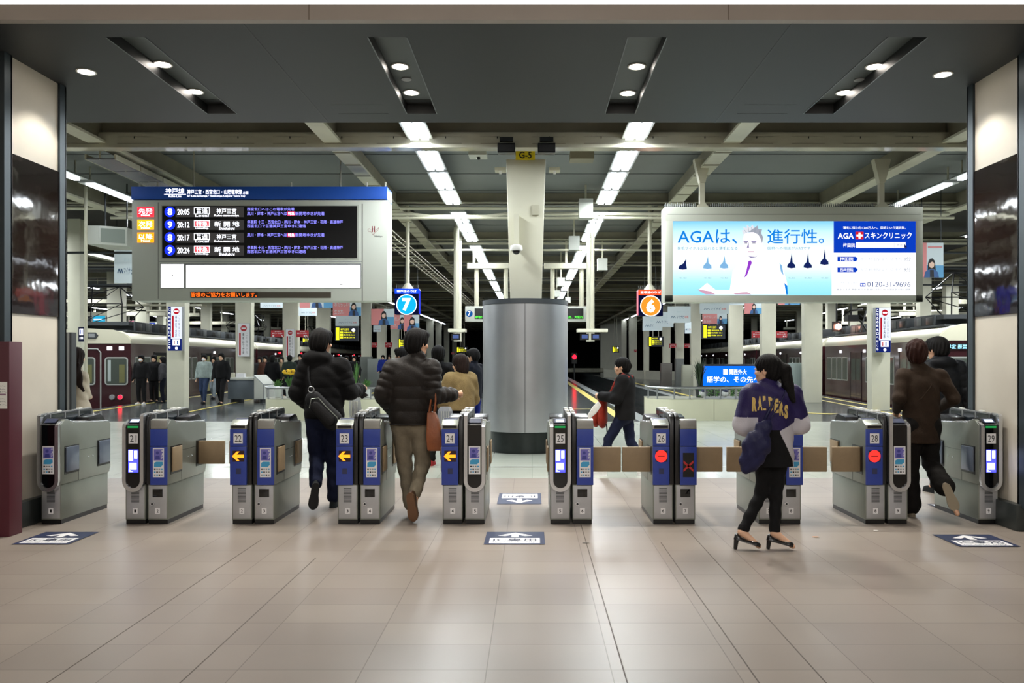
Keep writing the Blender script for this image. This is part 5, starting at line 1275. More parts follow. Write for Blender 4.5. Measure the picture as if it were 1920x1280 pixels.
# ------------------------------------------------------------------ people: smooth bodies grown from a distance field
def smin(a, b, k):
    h = np.clip(.5+.5*(b-a)/k, 0, 1)
    return b*(1-h)+a*h-k*h*(1-h)
class SDF:
    def __init__(s, res): s.p = []; s.res = res
    def cone(s, a, b, ra, rb, sy=1., yaw=0., k=.03, sub=False, q=None):
        s.p.append(('c', np.array(a, float), np.array(b, float), ra, rb, sy, yaw, k, sub, q)); return s
    def ell(s, c, r, R=None, k=.03, sub=False):
        s.p.append(('e', np.array(c, float), np.array(r, float), R, None, 1, 0, k, sub, None)); return s
    def mesh(s, mod=None):
        lo = np.full(3, 1e9); hi = -lo
        for p in s.p:
            if p[8]: continue
            if p[0] == 'c':
                r = max(p[3], p[4])+.035; lo = np.minimum(lo, np.minimum(p[1], p[2])-r); hi = np.maximum(hi, np.maximum(p[1], p[2])+r)
            else: r = p[2].max()+.03; lo = np.minimum(lo, p[1]-r); hi = np.maximum(hi, p[1]+r)
        h = s.res; lo -= 2*h; n = np.ceil((hi+2*h-lo)/h).astype(int)+1
        ax = [lo[i]+h*np.arange(n[i]) for i in range(3)]
        Fd = np.full(n, .2, np.float32)
        for typ, a, b, ra, rb, sy, yaw, k, sub, q in s.p:
            if typ == 'c': mn = np.minimum(a, b)-max(ra, rb)-k-.04; mx = np.maximum(a, b)+max(ra, rb)+k+.04
            else: mn = a-b.max()-k-.04; mx = a+b.max()+k+.04
            i0 = np.clip(((mn-lo)/h).astype(int), 0, n-1); i1 = np.clip(((mx-lo)/h).astype(int)+2, 1, n)
            if (i1 <= i0).any(): continue
            X = ax[0][i0[0]:i1[0], None, None]; Y = ax[1][None, i0[1]:i1[1], None]; Z = ax[2][None, None, i0[2]:i1[2]]
            if typ == 'c':
                qx, qy, qz = X-a[0], Y-a[1], Z-a[2]; d = b-a
                if yaw: c_, s_ = math.cos(-yaw), math.sin(-yaw); qx, qy = qx*c_-qy*s_, qx*s_+qy*c_; d = np.array([d[0]*c_-d[1]*s_, d[0]*s_+d[1]*c_, d[2]])
                qy = qy/sy; d = np.array([d[0], d[1]/sy, d[2]])
                t = np.clip((qx*d[0]+qy*d[1]+qz*d[2])/max(1e-9, d@d), 0, 1)
                D = np.sqrt((qx-d[0]*t)**2+(qy-d[1]*t)**2+(qz-d[2]*t)**2)-(ra+(rb-ra)*t)
                if q: D = D-q[1]*(np.abs(np.sin(math.pi*t*q[0]))**.6-.5)
                D = D*min(1, (sy+1)/2)
            else:
                qx, qy, qz = X-a[0], Y-a[1], Z-a[2]
                if ra is not None:
                    R = ra; qx, qy, qz = (qx*R[0][0]+qy*R[1][0]+qz*R[2][0], qx*R[0][1]+qy*R[1][1]+qz*R[2][1], qx*R[0][2]+qy*R[1][2]+qz*R[2][2])
                k0 = np.sqrt((qx/b[0])**2+(qy/b[1])**2+(qz/b[2])**2); k1 = np.sqrt((qx/b[0]**2)**2+(qy/b[1]**2)**2+(qz/b[2]**2)**2)
                D = k0*(k0-1)/np.maximum(k1, 1e-6)
            sl = (slice(i0[0], i1[0]), slice(i0[1], i1[1]), slice(i0[2], i1[2]))
            Fd[sl] = -smin(-Fd[sl], D, k) if sub else smin(Fd[sl], D.astype(np.float32), k)
        if mod: Fd = mod(Fd, ax[0][:, None, None], ax[1][None, :, None], ax[2][None, None, :])
        return nets(Fd, lo, h)
def nets(Fd, lo, h):
    S = Fd < 0; n = Fd.shape
    C = np.zeros([i-1 for i in n], np.int8)
    for a in (0, 1):
        for b in (0, 1):
            for c in (0, 1): C += S[a:n[0]-1+a, b:n[1]-1+b, c:n[2]-1+c]
    act = np.argwhere((C > 0) & (C < 8)); idx = -np.ones(C.shape, np.int32); idx[tuple(act.T)] = np.arange(len(act))
    P = np.zeros((len(act), 3)); W = np.zeros(len(act))
    cs = [(a, b, c) for a in (0, 1) for b in (0, 1) for c in (0, 1)]
    for u in cs:
        for ax_ in range(3):
            if u[ax_]: continue
            v = list(u); v[ax_] = 1
            fa = Fd[act[:, 0]+u[0], act[:, 1]+u[1], act[:, 2]+u[2]]; fb = Fd[act[:, 0]+v[0], act[:, 1]+v[1], act[:, 2]+v[2]]
            m = (fa < 0) != (fb < 0); t = np.where(m, fa/np.where(m, fa-fb, 1), 0)
            p = np.tile(np.array(u, float), (len(act), 1)); p[:, ax_] = t; P += p*m[:, None]; W += m
    V = (act+P/np.maximum(W, 1)[:, None])*h+lo
    Q = []
    for ax_ in range(3):
        o = [a for a in range(3) if a != ax_]
        s0 = [slice(1, n[i]-1) for i in range(3)]; s1 = list(s0); s0[ax_] = slice(0, n[ax_]-1); s1[ax_] = slice(1, n[ax_])
        A = S[tuple(s0)]; B = S[tuple(s1)]; e = np.argwhere(A != B)
        if not len(e): continue
        off = np.ones(3, int); off[ax_] = 0; e = e+off; sg = S[tuple(e.T)]
        def cell(d0, d1): c = e.copy(); c[:, o[0]] -= d0; c[:, o[1]] -= d1; return idx[tuple(c.T)]
        q = np.stack([cell(1, 1), cell(0, 1), cell(0, 0), cell(1, 0)], 1)
        fl = ~sg if ax_ != 1 else sg
        q[fl] = q[fl][:, ::-1]; Q.append(q)
    Q = np.concatenate(Q); Q = Q[(Q >= 0).all(1)]
    return V, Q
def mkmesh(name, V, Q, mats, parent, mfn=None, label=None):
    me = bpy.data.meshes.new(name); me.vertices.add(len(V)); me.vertices.foreach_set('co', V.astype(np.float32).ravel())
    me.loops.add(Q.size); me.loops.foreach_set('vertex_index', Q.astype(np.int32).ravel()); me.polygons.add(len(Q))
    me.polygons.foreach_set('loop_start', np.arange(0, Q.size, 4, dtype=np.int32))
    for m in mats: me.materials.append(m)
    me.polygons.foreach_set('use_smooth', [True]*len(Q))
    if mfn is not None:
        me.polygons.foreach_set('material_index', mfn(V[Q].mean(1)).astype(np.int32))
    me.update(calc_edges=True); me.validate()
    o = bpy.data.objects.new(name, me); COL.objects.link(o); o.parent = parent
    if label: o['label'] = label
    return o
def rotz(a): c, s = math.cos(a), math.sin(a); return np.array([[c, -s, 0], [s, c, 0], [0, 0, 1]])
def rotx(a): c, s = math.cos(a), math.sin(a); return np.array([[1, 0, 0], [0, c, -s], [0, s, c]])
SKIN = mat('skin', '#c99a7c', .5, var=.04, vs=20)
SKIN2 = mat('skin_pale', '#d3a98c', .5, var=.04, vs=20)
def cloth(name, c, rough=.85, **k): return mat('cloth_'+name, c, rough, spec=.25, var=k.pop('var', .18), vs=k.pop('vs', 14), bump=k.pop('bump', .25), bs=k.pop('bs', 90), **k)
HAIRB = mat('hair_black', '#0b0909', .7, var=.4, vs=60, bump=.6, bs=150, spec=.2)
HAIRBR = mat('hair_brown', '#2c130c', .7, spec=.2, var=.3, vs=60, bump=.5, bs=150)
HAIRD = mat('hair_darkbrown', '#1d110d', .7, spec=.2, var=.3, vs=60, bump=.5, bs=150)
def V3(*a): return np.array(a, float)
def unit(v): return v/max(1e-9, np.linalg.norm(v))
def human(label, px, D, H, rz=0., J=None, top=None, bot=None, shoe=None, hair='short', hairm=HAIRB, skin=SKIN, look=0., tilt=0., res=.0075, collar='', sleeve=.0,
          topt=.02, quilt=None, hem=None, bott=.014, flare=0., topm=None, topfn=None, mask=False, face=True, hood=False, skirt=False, zoff=0., shoekind='sneaker', sole=None, group=None, slim=1., hands=True, stretch=(1, 1)):
    k = H/1.7; near = res < .012
    t = thing('person', label, 'person', (wx(px, D), D, zoff), rz=rz, group=group)
    j = dict(head=(0, .015, 1.585), neck=(0, -.005, 1.43), chest=(0, 0, 1.27), waist=(0, .0, 1.08), pelvis=(0, 0, .93))
    for s, n in ((-1, 'l'), (1, 'r')):
        j.update({'sh'+n: (s*.165, -.005, 1.375), 'el'+n: (s*.235, -.03, 1.1), 'wr'+n: (s*.25, .06, .86), 'hi'+n: (s*.085, 0, .9), 'kn'+n: (s*.095, .02, .49), 'an'+n: (s*.095, -.03, .09), 'to'+n: (s*.115, .16, .015)})
    j = {a: V3(*b)*k for a, b in j.items()}
    for a, b in (J or {}).items(): j[a] = V3(*b)
    hd = j['head']; R = rotz(look) @ rotx(tilt)
    def hp(x, y, z): return hd+R @ (V3(x, y, z)*k)
    # ---- body
    B = SDF(res); w = k*slim
    B.cone(j['pelvis'], j['waist'], .15*w, .125*w, .72).cone(j['waist'], j['chest'], .125*w, .15*w, .7)
    B.cone(j['chest'], (j['shl']+j['shr'])/2, .15*w, .09*w, .62).cone(j['shl'], j['shr'], .052*w, .052*w)
    B.cone((j['shl']+j['shr'])/2, hp(0, -.015, -.07), .056*k, .05*k, k=.035)
    B.ell(hp(0, -.008, .028), (.074*k, .093*k, .088*k), R, .02).ell(hp(0, .02, -.045), (.056*k, .068*k, .07*k), R, .03).ell(hp(0, .046, -.085), (.03*k, .028*k, .022*k), R, .03)
    if near:
        B.cone(hp(0, .082, .012), hp(0, .094, -.024), .008*k, .012*k, k=.014)                 # nose
        for s in (-1, 1):
            B.ell(hp(s*.075, -.008, -.008), (.011*k, .02*k, .032*k), R, .006)                # ears
            B.ell(hp(s*.032, .098, .012), (.017*k, .012*k, .011*k), R, .012, True)
            B.ell(hp(s*.045, .062, -.025), (.022*k, .02*k, .02*k), R, .02)
        B.ell(hp(0, .08, -.056), (.024*k, .012*k, .009*k), R, .01)
    for n in 'lr':
        B.cone(j['sh'+n], j['el'+n], .047*w, .038*w).cone(j['el'+n], j['wr'+n], .038*w, .026*w)
        B.cone(j['hi'+n], j['kn'+n], .082*w, .055*w, k=.04).cone(j['kn'+n], j['an'+n], .055*w, .036*w)
        f = unit(j['to'+n]-j['an'+n]); B.cone(j['an'+n], j['to'+n]-f*.03, .034*k, .022*k)
        if hands:
            d = unit(j['wr'+n]-j['el'+n]); wr = j['wr'+n]; side = 1 if n == 'r' else -1
            nrm = V3(-side, .25, 0); nrm = unit(nrm-d*(nrm@d)); lat = np.cross(d, nrm)
            if lat[1] < 0: lat = -lat           # thumb side forward
            c = wr+d*.05*k; B.cone(wr, c+d*.03*k, .022*k, .03*k, k=.012)
            if near:
                for i, (o, L) in enumerate(((.028, .07), (.01, .078), (-.009, .073), (-.027, .058))):
                    a = wr+d*.085*k+lat*o*k; b = a+(d*.8+nrm*.45)*L*.5*k; e = b+(d*.35+nrm*.8)*L*.5*k
                    B.cone(a, b, .0095*k, .0088*k, k=.003).cone(b, e, .0088*k, .0075*k, k=.003)
                a = wr+d*.03*k+lat*.024*k; b = a+(lat*.7+d*.7)*.035*k; e = b+(d*.9+nrm*.3)*.03*k
                B.cone(a, b, .012*k, .0105*k, k=.006).cone(b, e, .0105*k, .009*k, k=.004)
    V, Q = B.mesh(); mkmesh('body', V, Q, [skin], t)
    if near and face:
        for s in (-1, 1):
            m = MB(); c = hp(s*.032, .083, .012); m.sph(tuple(c), .0125*k, mat('eye_white', '#dcd8d2', .2), 10, 8); e = hp(s*.032, .0925, .012); m.sph(tuple(e), .0055*k, INK, 8, 6); m.build('eye', t, smooth=60)
            m = MB(); m.tube([tuple(hp(s*.016, .093, .035)), tuple(hp(s*.034, .092, .041)), tuple(hp(s*.05, .08, .036))], [.002, .0035, .0015], INK, 5); m.build('eyebrow', t)
        m = MB(); m.tube([tuple(hp(-.02, .081, -.056)), tuple(hp(0, .0905, -.055)), tuple(hp(.02, .081, -.056))], [.002, .0045, .002], mat('lips', '#a05a52', .5), 6); m.build('mouth', t, smooth=60)
    if mask:
        M_ = SDF(.008 if near else .012); M_.ell(hp(0, .052, -.045), (.058*k, .062*k, .05*k), R, .01)
        V, Q = M_.mesh(); mkmesh('face_mask', V, Q, [NOW], t)
    # ---- trousers / skirt
    rb = max(.008, res*1.1)
    ph = sum(map(ord, label)) % 7
    def folds(amp, fx=23., fz=31.):
        def g(Fd, X, Y, Z):
            return Fd+amp*(np.sin(X*fx+Z*fz*.6+ph)*np.sin(Z*fz+Y*17+ph*2)+.6*np.sin(Y*37+Z*47+X*29+ph*3))
        return g
    tb = bott
    P_ = SDF(rb); P_.cone(j['pelvis']+V3(0, 0, -.03), j['waist']+V3(0, 0, -.05), .15*w+tb, .13*w+tb, .74)
    if skirt:
        P_.cone(j['pelvis'], j['pelvis']+V3(skirt[0], skirt[1], -skirt[2]), .16*k, skirt[3], .8)
    for n in 'lr':
        A = j['an'+n]; Kn = j['kn'+n]; e = A+unit(Kn-A)*.02
        P_.cone(j['hi'+n], Kn, .09*w+tb, .06*w+tb, k=.03).cone(Kn, e, .058*w+tb, .046*w+tb+flare, k=.02)
    V, Q = P_.mesh(folds(.0035 if near else 0)); mkmesh('trousers' if not skirt else 'skirt', V, Q, [bot], t)
    # ---- upper garment
    tt = topt; T_ = SDF(rb if topfn is None else .0055); q = quilt
    hz = hem if hem is not None else j['pelvis'][2]-.05
    wpt = j['waist']+V3(0, 0, .0); low = V3(j['pelvis'][0], j['pelvis'][1], hz-.1)
    T_.cone(low, j['chest'], .155*w+tt, .158*w+tt, .75, q=(q[0], q[1]) if q else None).cone(j['chest'], (j['shl']+j['shr'])/2+V3(0, 0, .0), .156*w+tt, .10*w+tt*.6, .66)
    T_.cone(j['shl'], j['shr'], .052*w+tt*.8, .052*w+tt*.8, k=.04)
    T_.cone((j['shl']+j['shr'])/2, hp(0, -.02, -.1), .075*k+tt*.3, (.062 if collar != 'high' else .07)*k, k=.03)
    for n in 'lr':
        W_ = j['wr'+n]; E = j['el'+n]; e = W_+unit(E-W_)*sleeve
        T_.cone(j['sh'+n], E, .055*w+tt, .047*w+tt, k=.03, q=(q[2], q[1]) if q else None).cone(E, e, .046*w+tt, .034*w+tt*.8, k=.02, q=(q[2], q[1]) if q else None)
    if hood: T_.ell(hp(0, -.09, -.14), (.13*k, .075*k, .07*k), None, .03).cone(hp(-.09, -.03, -.14), hp(.09, -.03, -.14), .05*k, .05*k, k=.03)
    if collar == 'high': T_.cone(hp(-.05, .01, -.115), hp(.05, .01, -.115), .035*k, .035*k, k=.03)
    fo = folds(.004 if near else 0, 19, 27)
    neck = hp(0, 0, -.075 if collar != 'high' else -.05)
    def tmod(Fd, X, Y, Z):
        Fd = fo(Fd, X, Y, Z) if near else Fd
        arm = (np.abs(X-j['pelvis'][0]) > .205*w+tt)*1.
        Fd = np.maximum(Fd, np.where(arm > 0, -1, (hz-Z)))
        return np.maximum(Fd, Z-neck[2])if not hood else Fd
    V, Q = T_.mesh(tmod); jacket = mkmesh('jacket', V, Q, topm or [top], t, topfn)
    # ---- hair
    Hh = SDF(max(.006, res*.85)); kk = .015
    Hh.ell(hp(0, -.02, .042), ((.098 if hair in ('short', 'bob', 'messy') else .09)*k, .118*k, .108*k), R, kk).ell(hp(0, -.045, -.005), ((.094 if hair in ('short', 'messy') else .084)*k, .092*k, .095*k), R, kk)
    if hair in ('short', 'messy'):
        Hh.ell(hp(0, -.05, -.05), (.058*k, .05*k, .045*k), R, .02)
        Hh.ell(hp(0, .045, .085), (.08*k, .068*k, .048*k), R, kk)
    if hair in ('bob', 'long'):
        Hh.ell(hp(0, -.045, -.05), (.095*k, .082*k, .11*k), R, .02)
    if hair == 'long':
        Hh.cone(hp(0, -.06, -.02), hp(.02, -.2, -.26), .095*k, .11*k, .6, k=.03).cone(hp(.09, -.17, -.12), hp(.13, -.2, -.3), .05*k, .05, .6, k=.03).cone(hp(.12, -.2, -.3), hp(.2, -.22, -.44), .05*k, .02, .6, k=.03).cone(hp(-.03, -.2, -.27), hp(.0, -.22, -.5), .075*k, .02, .6, k=.03)
    if hair == 'pony':
        Hh.ell(hp(0, -.1, .06), (.032*k, .035*k, .032*k), R, .01).cone(hp(0, -.11, .055), hp(0, -.165, .01), .03*k, .05*k, k=.015).cone(hp(0, -.165, .01), hp(.0, -.185, -.13), .05*k, .045*k, k=.015).cone(hp(0, -.185, -.13), hp(-.02, -.24, -.26), .045*k, .015*k, k=.015)
    if hair == 'bun':
        Hh.ell(hp(0, -.12, .015), (.038*k, .04*k, .038*k), R, .008)
    # cut the face free
    cut = 1. if hair in ('bob', 'long') else 1.05
    Hh.ell(hp(0, .105, -.045), (.075*k*cut, .075*k, .088*k), R, .012, True)
    if hair not in ('bob', 'long'):
        for s in (-1, 1): Hh.ell(hp(s*.08, .012, -.045), (.03*k, .036*k, .045*k), R, .012, True)
    def hmod(Fd, X, Y, Z):
        if not near: return Fd
        a = np.arctan2(X-hd[0], Y-hd[1]+.02)
        return Fd+.0045*np.sin(a*17+ph+Z*25)*np.clip((hd[2]+.13-Z)*12, 0, 1)+(.004*np.sin(X*90+ph)*np.sin(Y*80+Z*60) if hair == 'messy' else 0)
    V, Q = Hh.mesh(hmod); mkmesh('hair', V, Q, [hairm], t)
    # ---- shoes
    for n in 'lr':
        A = j['an'+n]; Tt = j['to'+n]; s_ = unit(j['kn'+n]-A); f0 = unit(Tt-A); lat = unit(np.cross(f0, s_)); a = math.atan2(.08, .19)
        up0 = np.cross(lat, f0); f = f0*math.cos(a)+up0*math.sin(a) if shoekind != 'pump' else f0*math.cos(.42)+up0*math.sin(.42); u = np.cross(lat, f)
        if u@s_ < 0: u = -u
        heel = A-u*.085*k-f*.06*k if shoekind != 'pump' else A-u*.075*k-f*.055*k
        L = .27*k if shoekind != 'pump' else .235*k
        st = [0, .08, .25, .45, .65, .82, .94, 1.]; hw = [.012, .03, .034, .034, .043, .043, .03, .008]
        hh = {'sneaker': [.05, .085, .1, .085, .065, .055, .045, .03], 'pump': [.045, .055, .03, .022, .03, .036, .03, .015]}[shoekind]
        ndv = 10; vs = []; fs = []
        for i, x in enumerate(st):
            c = heel+f*L*x
            for q_ in range(ndv):
                th = math.pi*q_/(ndv-1); vs.append(c+lat*hw[i]*k*math.cos(th)+u*hh[i]*k*math.sin(th)**.8)
        for i in range(len(st)-1):
            for q_ in range(ndv-1): fs.append((i*ndv+q_, i*ndv+q_+1, (i+1)*ndv+q_+1, (i+1)*ndv+q_))
            fs.append((i*ndv+ndv-1, i*ndv, (i+1)*ndv, (i+1)*ndv+ndv-1))
        fs += [tuple(range(ndv)), tuple((len(st)-1)*ndv+q_ for q_ in range(ndv))]
        m = MB(); m.add(vs, fs, shoe)
        if shoekind == 'pump':
            h0 = heel+f*L*.06; hz_ = h0.copy(); hz_[2] = min(.004, h0[2]); hz_ = heel+f*.012+(-u)*.0+V3(0, 0, -max(.03, h0[2]-.003))
            m.cyl(tuple(h0+f*.008), tuple(hz_), .022*k, shoe, r1=.016*k, n=10)
        so = m.build('shoe', t, fix=True, smooth=50)
        m = MB(); out = [heel+f*L*x+lat*w_*k*1.08 for x, w_ in zip(st, hw)]+[heel+f*L*x-lat*w_*k*1.08 for x, w_ in list(zip(st, hw))[::-1]]
        th = (.022 if shoekind != 'pump' else .005)*k
        nn = len(out); m.add([tuple(p+u*.004) for p in out]+[tuple(p-u*th) for p in out], [tuple(range(nn)), tuple(range(2*nn-1, nn-1, -1))]+[(i, (i+1) % nn, (i+1) % nn+nn, i+nn) for i in range(nn)], sole or shoe)
        m.build('sole', so, fix=True)
    t['_j'] = 0; del t['_j']
    return t, j, jacket
from mathutils.bvhtree import BVHTree
def bvh_of(o):
    me = o.data; return BVHTree.FromPolygons([v.co.copy() for v in me.vertices], [tuple(p.vertices) for p in me.polygons])
# ------------------------------------------------------------------ the people in the hall
def onback(bv, x, z, off=.006, y=-1.):
    h = bv.ray_cast(Vector((x, y, z)), Vector((0, 1, 0)))
    return (x, (h[0].y if h[0] else 0)-off, z)
BLK = cloth('black', '#0b0b0d'); NAVYC = cloth('navy', '#0d111e'); DEN = cloth('denim', '#101730', .85)
# man with the sling bag (between gates 22 and 23)
s1 = 186.6
t, j, jk = human('man in a black puffer jacket with a sling bag on his back', 608, 8.0, 1.76, 0, dict(
    head=(-.03, .02, 1.655), ell=(-.27, -.02, 1.15), wrl=(-.17, .17, 1.0), elr=(.25, .02, 1.16), wrr=(.31, .26, 1.18),
    knl=(-.085, .05, .50), anl=(-.03, -.22, .27), tol=(-.045, -.26, .04), knr=(.085, .05, .50), anr=(.085, .03, .09), tor=(.10, .22, .012)),
    BLK, DEN, cloth('shoe_dark', '#23282a'), 'short', HAIRB, look=-.45, hood=True, quilt=(5, .008, 4), topt=.034, hem=.90, bott=.016, sole=mat('sole_dark', '#17181a', .7))
bv = bvh_of(jk); BAGG = cloth('bag_grey', '#17181b', .6)
m = MB(); pts = [onback(bv, -.13, 1.40, .006), onback(bv, -.12, 1.3, .01), onback(bv, -.09, 1.2, .012), onback(bv, -.03, 1.12, .012)]
m.tube([(-.10, .08, 1.46), (-.12, -.05, 1.47)]+pts, .014, BAGG, 6); m.build('strap_a', None) if False else None
bag = thing('sling_bag', 'dark sling bag on the back of the man in the black puffer jacket', 'bag', (t.location.x, t.location.y, 0))
m.build('strap', bag, smooth=50)
S = SDF(.008); S.cone((-.04, -.235, 1.10), (.14, -.235, .90), .085, .10, .5, k=.03); V, Q = S.mesh(); mkmesh('bag_body', V, Q, [BAGG], bag)
S = SDF(.008); S.cone((-.01, -.285, 1.03), (.12, -.285, .90), .055, .06, .35, k=.02); V, Q = S.mesh(); mkmesh('front_pocket', V, Q, [cloth('bag_black', '#141416', .5)], bag)
m = MB(); m.tube([(-.06+.03*math.cos(a)+.0, -.26, 1.2+.03*math.sin(a)) for a in [i*.7 for i in range(10)]], .004, STEEL, 5); m.build('ring', bag)
m = MB(); m.tube([(-.07, -.288, 1.02), (-.05, -.29, 1.11), (.02, -.292, 1.12), (.1, -.296, 1.03), (.2, -.29, .93), (.21, -.28, .87)], .0045, STEELD, 5); m.build('zip', bag)
# brown puffer man
BRP = cloth('brown_puffer', '#1e1916', .6, var=.2); BEI = cloth('beige_trouser', '#79705f'); BRS = cloth('brown_shoe', '#4a3222', .5)
t, j, jk = human('man in a brown quilted puffer jacket and beige trousers carrying a tan bag', 768, 7.55, 1.74, 0, dict(
    head=(.075, .02, 1.64), neck=(.04, 0, 1.48), shl=(-.155, 0, 1.41), shr=(.205, -.01, 1.41), chest=(.01, 0, 1.3), ell=(-.245, -.04, 1.16), wrl=(-.17, .16, 1.0),
    elr=(.215, -.04, 1.15), wrr=(.40, .12, 1.155), waist=(.0, 0, 1.1), pelvis=(.005, 0, .94), knl=(-.055, .06, .50), anl=(.005, .02, .09), tol=(.015, .19, .012),
    knr=(.12, .03, .50), anr=(.08, -.24, .25), tor=(.085, -.28, .015)),
    BRP, BEI, BRS, 'short', HAIRB, look=-.75, collar='high', quilt=(4.5, .014, 4), topt=.04, hem=.875, bott=.012, sole=mat('sole_brown', '#6b4c34', .7))
LEA = mat('tan_leather', '#8a4a22', .4, var=.2, vs=8, bump=.2, bs=40)
bag = thing('tote_bag', 'tan leather tote bag on the arm of the brown puffer jacket man', 'bag', (t.location.x, t.location.y, 0))
m = MB(); v = []
for z, a, b, cx in ((1.0, .035, .02, .215), (.93, .05, .035, .23), (.78, .07, .05, .245), (.66, .075, .055, .26), (.64, .07, .05, .262)):
    v.append([(cx-a, -.1-b, z), (cx+a, -.1-b, z-.0), (cx+a, -.1+b+.06, z), (cx-a, -.1+b+.06, z)])
vs = sum(v, []); fs = [(i*4+q, i*4+(q+1) % 4, (i+1)*4+(q+1) % 4, (i+1)*4+q) for i in range(4) for q in range(4)]+[(0, 1, 2, 3), (16, 17, 18, 19)]
m.add(vs, fs, LEA); m.build('bag_body', bag, fix=True, bevel=.012)
for yo in (-.12, -.01):
    m = MB(); m.tube([(.2, yo, 1.0), (.215, yo+.005, 1.1), (.235, yo+.02, 1.215), (.255, yo+.02, 1.215), (.26, yo+.005, 1.1), (.245, yo, 1.0)], .0085, LEA, 6); m.build('handle', bag, smooth=50)
# brown suit man
SUI = cloth('brown_suit', '#2d2117', .85, var=.12); TRO = cloth('dark_trouser', '#0e0b09', .85)
t, j, jk = human('man with reddish-brown hair in a dark brown suit jacket, one sole lifted', 1727, 7.58, 1.66, 0, dict(
    head=(-.03, .03, 1.545), shl=(-.17, 0, 1.335), shr=(.18, 0, 1.335), ell=(-.235, -.05, 1.12), wrl=(-.17, .14, 1.0), elr=(.285, -.05, 1.12), wrr=(.25, .16, 1.02),
    knl=(-.075, .05, .47), anl=(-.085, .03, .085), tol=(-.10, .19, .01), knr=(.11, .04, .50), anr=(.10, -.25, .31), tor=(.155, -.38, .07)),
    SUI, TRO, cloth('shoe_taupe', '#8a7f6c', .6), 'messy', HAIRBR, look=-.3, topt=.014, hem=.70, bott=.016, flare=.03, sole=mat('sole_beige', '#8f8470', .8))
S = None
m = MB(); bv = bvh_of(jk); m.tube([onback(bv, .09, 1.36, .001), onback(bv, .03, 1.24, .001), onback(bv, -.05, 1.13, .001), onback(bv, -.14, 1.06, .001)], .006, SUI, 6)
m.build('back_crease', t, smooth=50)
# man in dark puffer beyond
human('man in a dark navy puffer jacket partly hidden behind the brown-suited man', 1768, 8.9, 1.72, 0, dict(head=(-.07, .0, 1.6)), cloth('navy_puffer', '#0b0e14', .6), BLK, BLK, 'short', HAIRB, look=.5, hood=True, quilt=(5, .012, 4), topt=.045, hem=.85, res=.009)
# woman in the purple jacket
s8 = 238.5
PUR = cloth('purple_jacket', '#231a4a', .5, var=.1); WHC = cloth('white_sleeve', '#b9b6bd', .6, var=.05)
def ptop(c):
    x, z = c[:, 0], c[:, 2]
    w_ = ((x > .175) & (z < 1.04+(x-.17)*-.25)) | ((x < -.12) & (z < 1.045) & (z > .6)) | ((z < 1.0-(.17-x)*.45) & (x > .02))
    b_ = (z < .95) & (x > -.14) & (x < .16) & (z < .955)
    r = np.zeros(len(c)); r[w_] = 1; r[b_ & ~((x > .04) & (z > .93-(x-.04)*1.9))] = 2
    return r
t, j, jk = human('woman with a ponytail in a purple jacket with yellow lettering and heels', 1443, 6.27, 1.535, 0, dict(
    head=(-.02, .02, 1.405), neck=(0, 0, 1.27), shl=(-.14, 0, 1.21), shr=(.16, 0, 1.21), ell=(-.20, .0, .985), wrl=(-.13, .2, .93), elr=(.235, .02, .985), wrr=(.13, .22, .93),
    chest=(0, 0, 1.12), waist=(.01, 0, .95), pelvis=(.015, 0, .82), hil=(-.03, 0, .78), hir=(.08, 0, .78),
    knl=(-.045, .05, .44), anl=(-.215, -.0, .135), tol=(-.075, -.05, .015), knr=(.055, .03, .43), anr=(.04, .0, .13), tor=(.195, -.04, .012)),
    PUR, BLK, mat('patent_black', '#101012', .25), 'pony', HAIRB, SKIN2, look=1.0, collar='high', topt=.05, hem=.66, bott=.004, shoekind='pump', topm=[PUR, WHC, BLK], topfn=ptop, slim=.9)
bv = bvh_of(jk)
m = MB(); YT = cloth('yellow_letter', '#cdb068', .7, var=.1)
cx_, R_ = -.03, .28
for i, ch in enumerate('RAIDERS'):
    x0 = -.165+i*.04; x1 = x0+(.036 if ch != 'I' else .02); xm = (x0+x1)/2
    zz = 1.155-abs(xm-cx_)**2*2.2-(xm-cx_)*.22
    def fn(p, q, zz=zz):
        return onback(bv, p, q+zz, .0035)
    m.text(ch, x0, -.06, x1, .05, 0, YT, .06, fn=fn)
o = m.build('back_lettering', jk); o['label'] = 'yellow letters on the back'
bagn = thing('drawstring_bag', 'navy drawstring bag slung behind the woman in the purple jacket', 'bag', (t.location.x, t.location.y, 0))
NB = cloth('navy_bag', '#1c1d40', .5, var=.15)
S = SDF(.008); S.cone((-.11, -.21, .97), (-.16, -.22, .85), .05, .095, .6, k=.04).cone((-.16, -.22, .85), (-.20, -.2, .73), .10, .08, .6, k=.04).cone((-.2, -.2, .73), (-.225, -.19, .67), .08, .05, .6, k=.04).cone((-.11, -.21, .97), (-.06, -.2, 1.02), .05, .02, .6, k=.03)
def nbm(Fd, X, Y, Z): return Fd+.004*np.sin(X*70+Z*35)+.003*np.sin(Z*60-X*40)
V, Q = S.mesh(nbm); mkmesh('bag_body', V, Q, [NB], bagn)
m = MB(); m.tube([onback(bv, .10, 1.26, .008), onback(bv, .07, 1.2, .01), onback(bv, .02, 1.12, .012), onback(bv, -.03, 1.05, .016), (-.06, -.2, 1.02)], .005, NB, 5); m.build('strap', bagn, smooth=50)
m = MB(); m.tube([onback(bv, .0, 1.2, .01), onback(bv, -.03, 1.13, .014), onback(bv, -.07, 1.05, .016), (-.11, -.2, 1.0)], .011, NB, 6); m.build('strap', bagn, smooth=50)
m = MB(); m.sph((-.215, -.262, .86), (.012, .006, .03), RED, 8, 6); m.build('red_mark', bagn)
